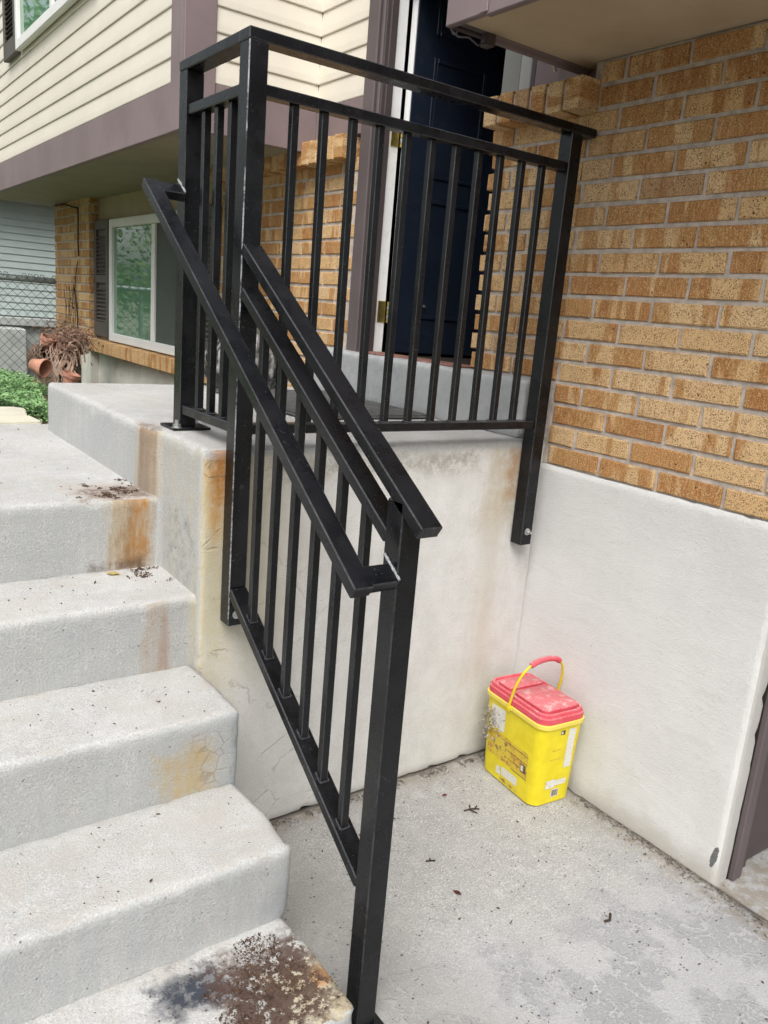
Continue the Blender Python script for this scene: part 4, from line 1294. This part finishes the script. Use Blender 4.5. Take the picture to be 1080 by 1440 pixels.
while x_ < -0.1:
    if random.random() < 0.6: tube_verts(bm, [(x_, FY - 0.02, 1.54), (x_ + 0.012, FY - 0.02, 1.575), (x_ + 0.035, FY - 0.02, 1.572), (x_ + 0.045, FY - 0.02, 1.55)], 0.003, 4, False)
    x_ += 0.05
wr = from_bm('wire_mesh', bm, M['wire'], fence); wr['kind'] = 'stuff'

# neighbour's house
nb = empty('neighbour_house', (0.5, 9.0, 0.5), 'grey-green clapboard house beyond the chain-link fence', 'house')
NY = 9.0
nwall = box('wall', (-1.2, NY + 0.02, 0.3), (4.5, NY + 0.1, 3.0), M['gsiding'], nb)
zz = 1.10
while zz < 2.62:
    bm = bmesh.new()
    pr = [(-0.002, 0.0), (-0.016, 0.0), (-0.003, 0.084), (0.02, 0.084), (0.02, 0.0)]
    rg = [[bm.verts.new((xx, NY + d, zz + h)) for d, h in pr] for xx in (-1.2, 4.5)]
    for i in range(5):
        j = (i + 1) % 5; bm.faces.new((rg[0][i], rg[0][j], rg[1][j], rg[1][i]))
    bm.faces.new(rg[0]); bm.faces.new(list(reversed(rg[1])))
    from_bm('clapboard', bm, M['gsiding'], nwall)
    zz += 0.080
box('ledge', (-1.2, NY - 0.14, 0.985), (4.5, NY + 0.018, 1.085), M['ledge'], nb, 0.01)
box('footing', (-1.2, NY - 0.06, 0.2), (4.5, NY + 0.018, 0.984), M['ledge'], nb)
box('step', (-0.4, NY - 0.5, 0.3), (0.22, NY - 0.145, 0.97), M['ledge'], nb, 0.015)
box('eave', (-1.4, NY - 0.42, 2.50), (4.7, NY + 0.1, 2.56), M['trim_dark'], nb)
bm = bmesh.new()
vs4 = [bm.verts.new(p_) for p_ in ((-1.4, NY - 0.45, 2.565), (4.7, NY - 0.45, 2.565), (4.7, NY + 3.5, 4.3), (-1.4, NY + 3.5, 4.3), (-1.4, NY - 0.45, 2.64), (4.7, NY - 0.45, 2.64), (4.7, NY + 3.5, 4.38), (-1.4, NY + 3.5, 4.38))]
for f_ in ((0, 1, 2, 3), (4, 7, 6, 5), (0, 4, 5, 1), (1, 5, 6, 2), (2, 6, 7, 3), (3, 7, 4, 0)): bm.faces.new([vs4[i] for i in f_])
from_bm('roof', bm, M['trim_dark'], nb)

# terracotta pots and dried plants by the brick corner
def pot(loc, rot, r_, h_, label):
    bm = bmesh.new()
    lathe(bm, [(r_ * 0.68, 0), (r_ * 0.92, h_ * 0.72), (r_ * 1.06, h_ * 0.72), (r_ * 1.1, h_), (r_ * 0.98, h_), (r_ * 0.9, h_ * 0.75), (r_ * 0.62, h_ * 0.08)], 20)
    o = from_bm('flower_pot', bm, M['terra'], None, loc, 35)
    o.rotation_euler = rot
    tag(o, label, 'flower pot', 'terracotta pots heaped at the brick corner')
    return o
pot((-0.640, 4.35, 0.935), (R(100), R(-10), R(35)), 0.062, 0.115, 'terracotta pot lying tipped over on the clover, lowest at the left of the heap')
pot((-0.47, 4.52, 1.135), (R(160), R(-15), 0), 0.065, 0.13, 'upturned terracotta pot at the top of the dried heap')
pot((-0.535, 4.46, 1.04), (R(20), R(18), 0), 0.050, 0.10, 'small terracotta pot just left of the upturned top pot')
pot((-0.415, 4.28, 0.79), (R(10), R(14), 0), 0.058, 0.10, 'small terracotta pot at the foot of the heap beside the landing')
bk = bmesh.new()
for j in range(9):
    zz_ = j / 8
    rr_ = 0.085 * (0.65 + 0.35 * math.sin(zz_ * 2.6))
    n_ = 28
    pts = [(rr_ * math.cos(2 * math.pi * q / n_), rr_ * math.sin(2 * math.pi * q / n_), zz_ * 0.13 + 0.006 * math.sin(q * 3 + j * 3.14)) for q in range(n_ + 1)]
    tube_verts(bk, pts, 0.0085, 5, False)
lathe(bk, [(0.05, 0.0), (0.082, 0.06), (0.07, 0.13), (0.06, 0.125), (0.045, 0.01)], 20)
o = from_bm('wicker_basket', bk, simple('wicker', (0.115, 0.08, 0.06), 0.9, 0.15, 0.4, 30), None, (-0.60, 4.50, 0.965), 60)
o.rotation_euler = (R(75), R(-20), R(40))
tag(o, 'small dark wicker basket on its side between the pots', 'basket')
# stump
bm = bmesh.new()
lathe(bm, [(0.085, -0.05), (0.082, 0.1), (0.078, 0.2), (0.08, 0.26)], 18)
for v in bm.verts:
    a = math.atan2(v.co.y, v.co.x); s_ = 1 + 0.06 * math.sin(a * 7) + 0.05 * math.sin(a * 3 + v.co.z * 9)
    v.co.x *= s_; v.co.y *= s_
o = from_bm('tree_stump', bm, simple('grey_bark', (0.15, 0.135, 0.115), 1.0, 0.1, 0.4, 12, 0.02, 30), None, (-0.33, 4.55, 0.78), 50)
tag(o, 'grey weathered stump standing behind the lowest pot', 'stump')
# dried tangle
def tangle():
    rd = random.Random(21)
    bm = bmesh.new()
    for _ in range(380):
        c = Vector((-0.37 + rd.gauss(0, 0.075), 4.50 + rd.gauss(0, 0.08), 1.10 + rd.gauss(0, 0.055)))
        d = Vector((rd.gauss(0, 1), rd.gauss(0, 1), rd.gauss(0, 0.8))).normalized()
        e = Vector((rd.gauss(0, 1), rd.gauss(0, 1), rd.gauss(0, 1))).normalized()
        L = rd.uniform(0.05, 0.14)
        pts = [c + d * L * (t - 0.5) + e * L * 0.35 * math.sin(t * 3.1) for t in (0, 0.33, 0.66, 1)]
        tube_verts(bm, pts, rd.uniform(0.0012, 0.003), 4, False)
    for _ in range(520):
        p = Vector((-0.37 + rd.gauss(0, 0.08), 4.48 + rd.gauss(0, 0.08), 1.09 + rd.gauss(0, 0.06)))
        s = rd.uniform(0.008, 0.022)
        d = Vector((rd.gauss(0, 1), rd.gauss(0, 1), rd.gauss(0, 1))).normalized() * s
        e = d.orthogonal().normalized() * s * 0.5
        bm.faces.new([bm.verts.new(p + d), bm.verts.new(p + e), bm.verts.new(p - d), bm.verts.new(p - e)])
    o = from_bm('dried_plant', bm, M['twig'])
    tag(o, 'brown dried bushy plant spilling over the stump by the brick corner', 'dried plant')
    bm = bmesh.new()
    for k in range(34):
        x0 = -0.46 + rd.gauss(0, 0.06)
        a = rd.uniform(-0.12, 0.04)
        pts = []
        for t in range(8):
            u = t / 7
            pts.append((x0 + a * u + 0.035 * math.sin(u * 5 + k), 4.40 - 0.06 * u + rd.uniform(-.01, .01), 1.06 - 0.25 * u + 0.03 * math.sin(u * 4 + k * 2)))
        tube_verts(bm, pts, rd.uniform(0.002, 0.006), 5, False)
    for k in range(5):
        cx, cz, rr = -0.42 + 0.02 * k, 0.90 + 0.015 * k, 0.05 + 0.012 * k
        pts = [(cx + rr * 0.7 * math.cos(q * 0.4), 4.36, cz + rr * 1.6 * math.sin(q * 0.4)) for q in range(9)]
        tube_verts(bm, pts, 0.006, 5, False)
    o = from_bm('vine_bundle', bm, M['twig_pale'], None, None, 60)
    tag(o, 'pale bundle of looped dry vine stems hanging below the dried plant', 'vine')
tangle()
# thin dead vines on the pier, cable along its top
def creeper():
    rd = random.Random(2)
    bm = bmesh.new()
    for k in range(7):
        y = 5.25 + 0.06 * k
        pts = [(-0.085 - 0.004 * (k % 2), y + rd.uniform(-.02, .02) + 0.03 * math.sin(t * 1.3 + k), 1.02 + t * (0.075 + 0.004 * (k % 3))) for t in range(7)]
        tube_verts(bm, pts, 0.0024, 4, False)
    pts = [(-0.086, 5.22, 1.10), (-0.088, 5.24, 1.30), (-0.088, 5.30, 1.45), (-0.088, 5.27, 1.58), (-0.088, 5.20, 1.70)]
    tube_verts(bm, pts, 0.0045, 5, False)
    for _ in range(30):
        p = Vector((-0.088, 5.36 + rd.gauss(0, 0.06), 1.38 + rd.gauss(0, 0.08)))
        d = Vector((0, rd.gauss(0, 1), rd.gauss(0, 1))).normalized() * rd.uniform(.01, .025)
        e = d.orthogonal().normalized() * 0.006
        bm.faces.new([bm.verts.new(p + d), bm.verts.new(p + e), bm.verts.new(p - d), bm.verts.new(p - e)])
    o = from_bm('dead_creeper', bm, M['vine_dark'])
    tag(o, 'thin dead creeper stems clinging to the far brick pier', 'creeper')
    cb = tube('cable', [(-0.08, 5.95, 2.165), (-0.085, 5.6, 2.16), (-0.085, 5.35, 2.125), (-0.085, 5.20, 2.11), (-0.086, 5.19, 2.05), (-0.086, 5.20, 1.85), (-0.086, 5.185, 1.74)], 0.006, M['vine_dark'])
    tag(cb, 'dark cable drooping down the top of the far brick pier', 'cable')
creeper()

# trees mirrored in the panes, plus an unseen ring added to cut low skylight
def wood():
    rd = random.Random(4)
    verts, faces = [], []
    spots = [(-4.2, 15.5, 6.5, 2.4), (-7.6, 17.5, 8.5, 3.2), (-2.6, 19.5, 7.5, 2.6), (-10.5, 14.0, 7.0, 2.8), (-13.5, 9.0, 6.5, 2.8), (-13.5, 3.5, 6.0, 2.8),
             (-14.5, -2.5, 6.0, 2.8), (-13.5, -9.0, 6.5, 3.0), (-8.5, -15.0, 6.5, 3.0), (-1.5, -16.5, 6.0, 3.0), (5.0, -16.0, 6.5, 3.0)]
    for cx, cy, h, w in spots:
        far = cy < 5  # ring on the open sides, added to block low skylight
        bl = [(Vector((rd.gauss(0, w * 0.45), rd.gauss(0, w * 0.45), h * rd.uniform(0.12, 0.95))), rd.uniform(0.5, 1.1) * w * 0.42) for _ in range(30)]
        for _ in range(2200 if far else 8000):
            c, r_ = rd.choice(bl)
            d = Vector((rd.gauss(0, 1), rd.gauss(0, 1), rd.gauss(0, 0.8))).normalized()
            p = Vector((cx, cy, 0.4 if cy > 5 else 0.0)) + c + d * r_ * rd.uniform(0.6, 1.05)
            s = rd.uniform(0.14, 0.30) if far else rd.uniform(0.03, 0.07)
            a = (d + Vector((rd.gauss(0, .6), rd.gauss(0, .6), rd.gauss(0, .6)))).normalized()
            u = a.orthogonal().normalized() * s; v = a.cross(u)
            b = len(verts)
            for q in (p + u, p + v * 0.6, p - u, p - v * 0.6): verts.append(tuple(q))
            faces.append((b, b + 1, b + 2, b + 3))
    me = bpy.data.meshes.new('trees_and_light_screen'); me.from_pydata(verts, [], faces)
    o = from_me('trees_and_light_screen', me, M['leaves'])
    tag(o, 'leafy green trees mirrored in the window panes, with an unseen ring added to block low skylight', 'trees', kind='stuff')
wood()

# ================================================================== LOOSE DIRT AND LITTER
def crumbs(name, n, place, smin, smax, mat, seed, label, cat, flat=0.5):
    rd = random.Random(seed)
    verts, faces = [], []
    for _ in range(n):
        p = place(rd)
        if p is None: continue
        s = rd.uniform(smin, smax) * (1 if rd.random() < 0.9 else 1.8)
        ax = [Vector((rd.gauss(0, 1), rd.gauss(0, 1), rd.gauss(0, 0.35))).normalized()]
        ax.append(ax[0].cross(Vector((0, 0, 1))).normalized()); ax.append(ax[0].cross(ax[1]))
        b = len(verts)
        q0 = Vector(p) + Vector((0, 0, s * flat * 0.5))
        for d, l in ((ax[0], s * rd.uniform(0.8, 1.8)), (-ax[0], s * rd.uniform(0.8, 1.8)), (ax[1], s * rd.uniform(.5, 1)), (-ax[1], s * rd.uniform(.5, 1)), (ax[2], s * flat), (-ax[2], s * flat)):
            verts.append(tuple(q0 + d * l))
        for f_ in ((0, 2, 4), (2, 1, 4), (1, 3, 4), (3, 0, 4), (2, 0, 5), (1, 2, 5), (3, 1, 5), (0, 3, 5)):
            faces.append(tuple(b + i for i in f_))
    me = bpy.data.meshes.new(name); me.from_pydata(verts, [], faces)
    o = from_me(name, me, mat)
    return tag(o, label, cat, kind='stuff')
def pl_top(rd):
    x, y = rd.uniform(-1.46, -1.23), rd.uniform(0.29, 0.52)
    k = noise.noise(Vector((x * 14, y * 14, 2))) + noise.noise(Vector((x * 40, y * 40, 6))) * 0.4
    # thicker towards the corner
    w = 0.55 - 1.6 * (x + 1.46) - 0.0
    d = abs((y - 0.36) - 0.25 * (-(x + 1.23))) / 0.11
    if k < -0.15 + d * 0.5 + max(0, -(x + 1.30)) * 3.2: return None
    return (x, y, 0.946)
crumbs('dirt_patch', 2600, pl_top, 0.0008, 0.0030, M['dirt'], 1, 'brown dirt and mulch crumbs on the top step by the rust stain', 'dirt')
def pl_2(rd):
    x, y = rd.uniform(-1.32, -1.215), rd.uniform(0.15, 0.275)
    if noise.noise(Vector((x * 20, y * 20, 9))) < 0.02 + (0.275 - y) * 1.5: return None
    return (x, y, 0.744)
crumbs('dirt_patch', 400, pl_2, 0.001, 0.0035, M['dirt'], 2, 'sparse dirt crumbs on the second step beneath the rust stain', 'dirt')
def pl_5(rd):
    x, y = rd.uniform(-1.47, -1.20), rd.uniform(-0.80, -0.55)
    k = noise.noise(Vector((x * 11, y * 11, 4))) + 0.6 * noise.noise(Vector((x * 33, y * 33, 1)))
    d = max(abs(x + 1.335) / 0.13, abs(y + 0.69) / 0.125)
    if k < -0.05 + (d - 0.6) * 0.8 + rd.uniform(-.25, .25): return None
    if x > -1.27 and y < -0.68 and rd.random() < 0.8: return None
    return (x, y, 0.174)
crumbs('soil_patch', 5200, pl_5, 0.0007, 0.0023, M['dirt'], 3, 'dark brown soil spilled across the bottom step by the end post', 'soil', 0.3)
def pl_pad(rd):
    if rd.random() < 0.55:
        y = rd.uniform(-1.2, -0.02); x = -abs(rd.gauss(0, 0.022)) - 0.012
        if noise.noise(Vector((y * 6, 1, 0))) < -0.15: return None
        if -0.36 < y < -0.05: return None
    else:
        x = rd.uniform(-1.0, -0.02); y = -abs(rd.gauss(0, 0.016)) - 0.012
        if noise.noise(Vector((x * 6, 4, 0))) < -0.1: return None
    return (x, y, 0.003)
crumbs('gravel', 1500, pl_pad, 0.0012, 0.0045, M['grit'], 4, 'fine grit gathered along the foot of the walls', 'grit')
def pl_loose(rd):
    x, y = rd.uniform(-1.25, -0.05), rd.uniform(-1.3, -0.03)
    return (x, y, 0.002)
crumbs('grit', 650, pl_loose, 0.0008, 0.0028, M['dirt'], 6, 'loose specks scattered over the concrete pad', 'grit')
def pl_steps(rd):
    i = rd.randrange(5)
    zt, y0, y1 = LV[i]
    y1 = y0 + 0.26 if i else 1.5
    return (rd.uniform(-1.9, -1.22), rd.uniform(y0 + 0.02, y1), zt + 0.002)
crumbs('grit', 260, pl_steps, 0.0008, 0.0030, M['dirt'], 8, 'loose specks scattered over the step treads', 'grit')

def leaf_thing(name, p, s, mat, rot, label, cat):
    bm = bmesh.new()
    pr = [(0, -1, 0), (0.45, -0.5, 0.12), (0.55, 0.1, 0.2), (0.3, 0.7, 0.1), (0, 1, 0.3), (-0.35, 0.6, 0.15), (-0.5, 0.0, 0.05), (-0.35, -0.6, 0.18)]
    c = bm.verts.new((0, 0, 0.02))
    vv = [bm.verts.new(q) for q in pr]
    for i in range(len(vv)): bm.faces.new((c, vv[i], vv[(i + 1) % len(vv)]))
    bmesh.ops.solidify(bm, geom=bm.faces[:], thickness=0.06)
    bm.transform(Matrix.Rotation(rot, 4, 'Z') @ Matrix.Scale(s, 4))
    o = from_bm(name, bm, mat, None, p)
    return tag(o, label, cat)
lf = simple('dead_leaf', (0.16, 0.06, 0.04), 0.8, 0.2, 0.3, 60)
leaf_thing('dead_leaf', (-0.67, -0.519, 0.003), 0.013, lf, 0.4, 'curled reddish brown dead leaf alone on the pad', 'leaf')
leaf_thing('dead_leaf', (-0.41, -0.15, 0.003), 0.010, simple('red_leaf', (0.26, 0.05, 0.06), 0.7, 0.2, 0.2, 60), 1.4, 'tiny dark red leaf on the pad left of the yellow pail', 'leaf')
leaf_thing('leaf_scrap', (-1.348, 0.250, 0.745), 0.020, simple('yellow_leaf', (0.62, 0.52, 0.22), 0.7, 0.2, 0.2, 60), 1.1, 'pale yellow leaf scrap on the second step', 'leaf')
tw = M['vine_dark']
def twig(pts, label, r_=0.0022):
    bm = bmesh.new(); c = Vector(pts[0][0])
    for q in pts: tube_verts(bm, [Vector(v) - c for v in q], r_, 5)
    o = from_bm('twig', bm, tw, None, c, 60)
    tag(o, label, 'twig')
twig([[(-0.41, -0.245, 0.003), (-0.385, -0.25, 0.005), (-0.36, -0.262, 0.004)], [(-0.388, -0.25, 0.004), (-0.375, -0.232, 0.004)], [(-0.39, -0.25, 0.004), (-0.38, -0.275, 0.003)], [(-0.375, -0.255, 0.004), (-0.355, -0.245, 0.003)]], 'small forked twig on the pad left of the yellow pail')
twig([[(-0.665, -0.375, 0.003), (-0.64, -0.388, 0.005)], [(-0.652, -0.382, 0.003), (-0.648, -0.372, 0.004)]], 'short twig on the pad between the twig by the pail and the dead leaf')
twig([[(-0.40, -0.795, 0.003), (-0.385, -0.80, 0.004), (-0.365, -0.785, 0.005)]], 'short dark twig on the blotchy part of the pad', 0.0035)
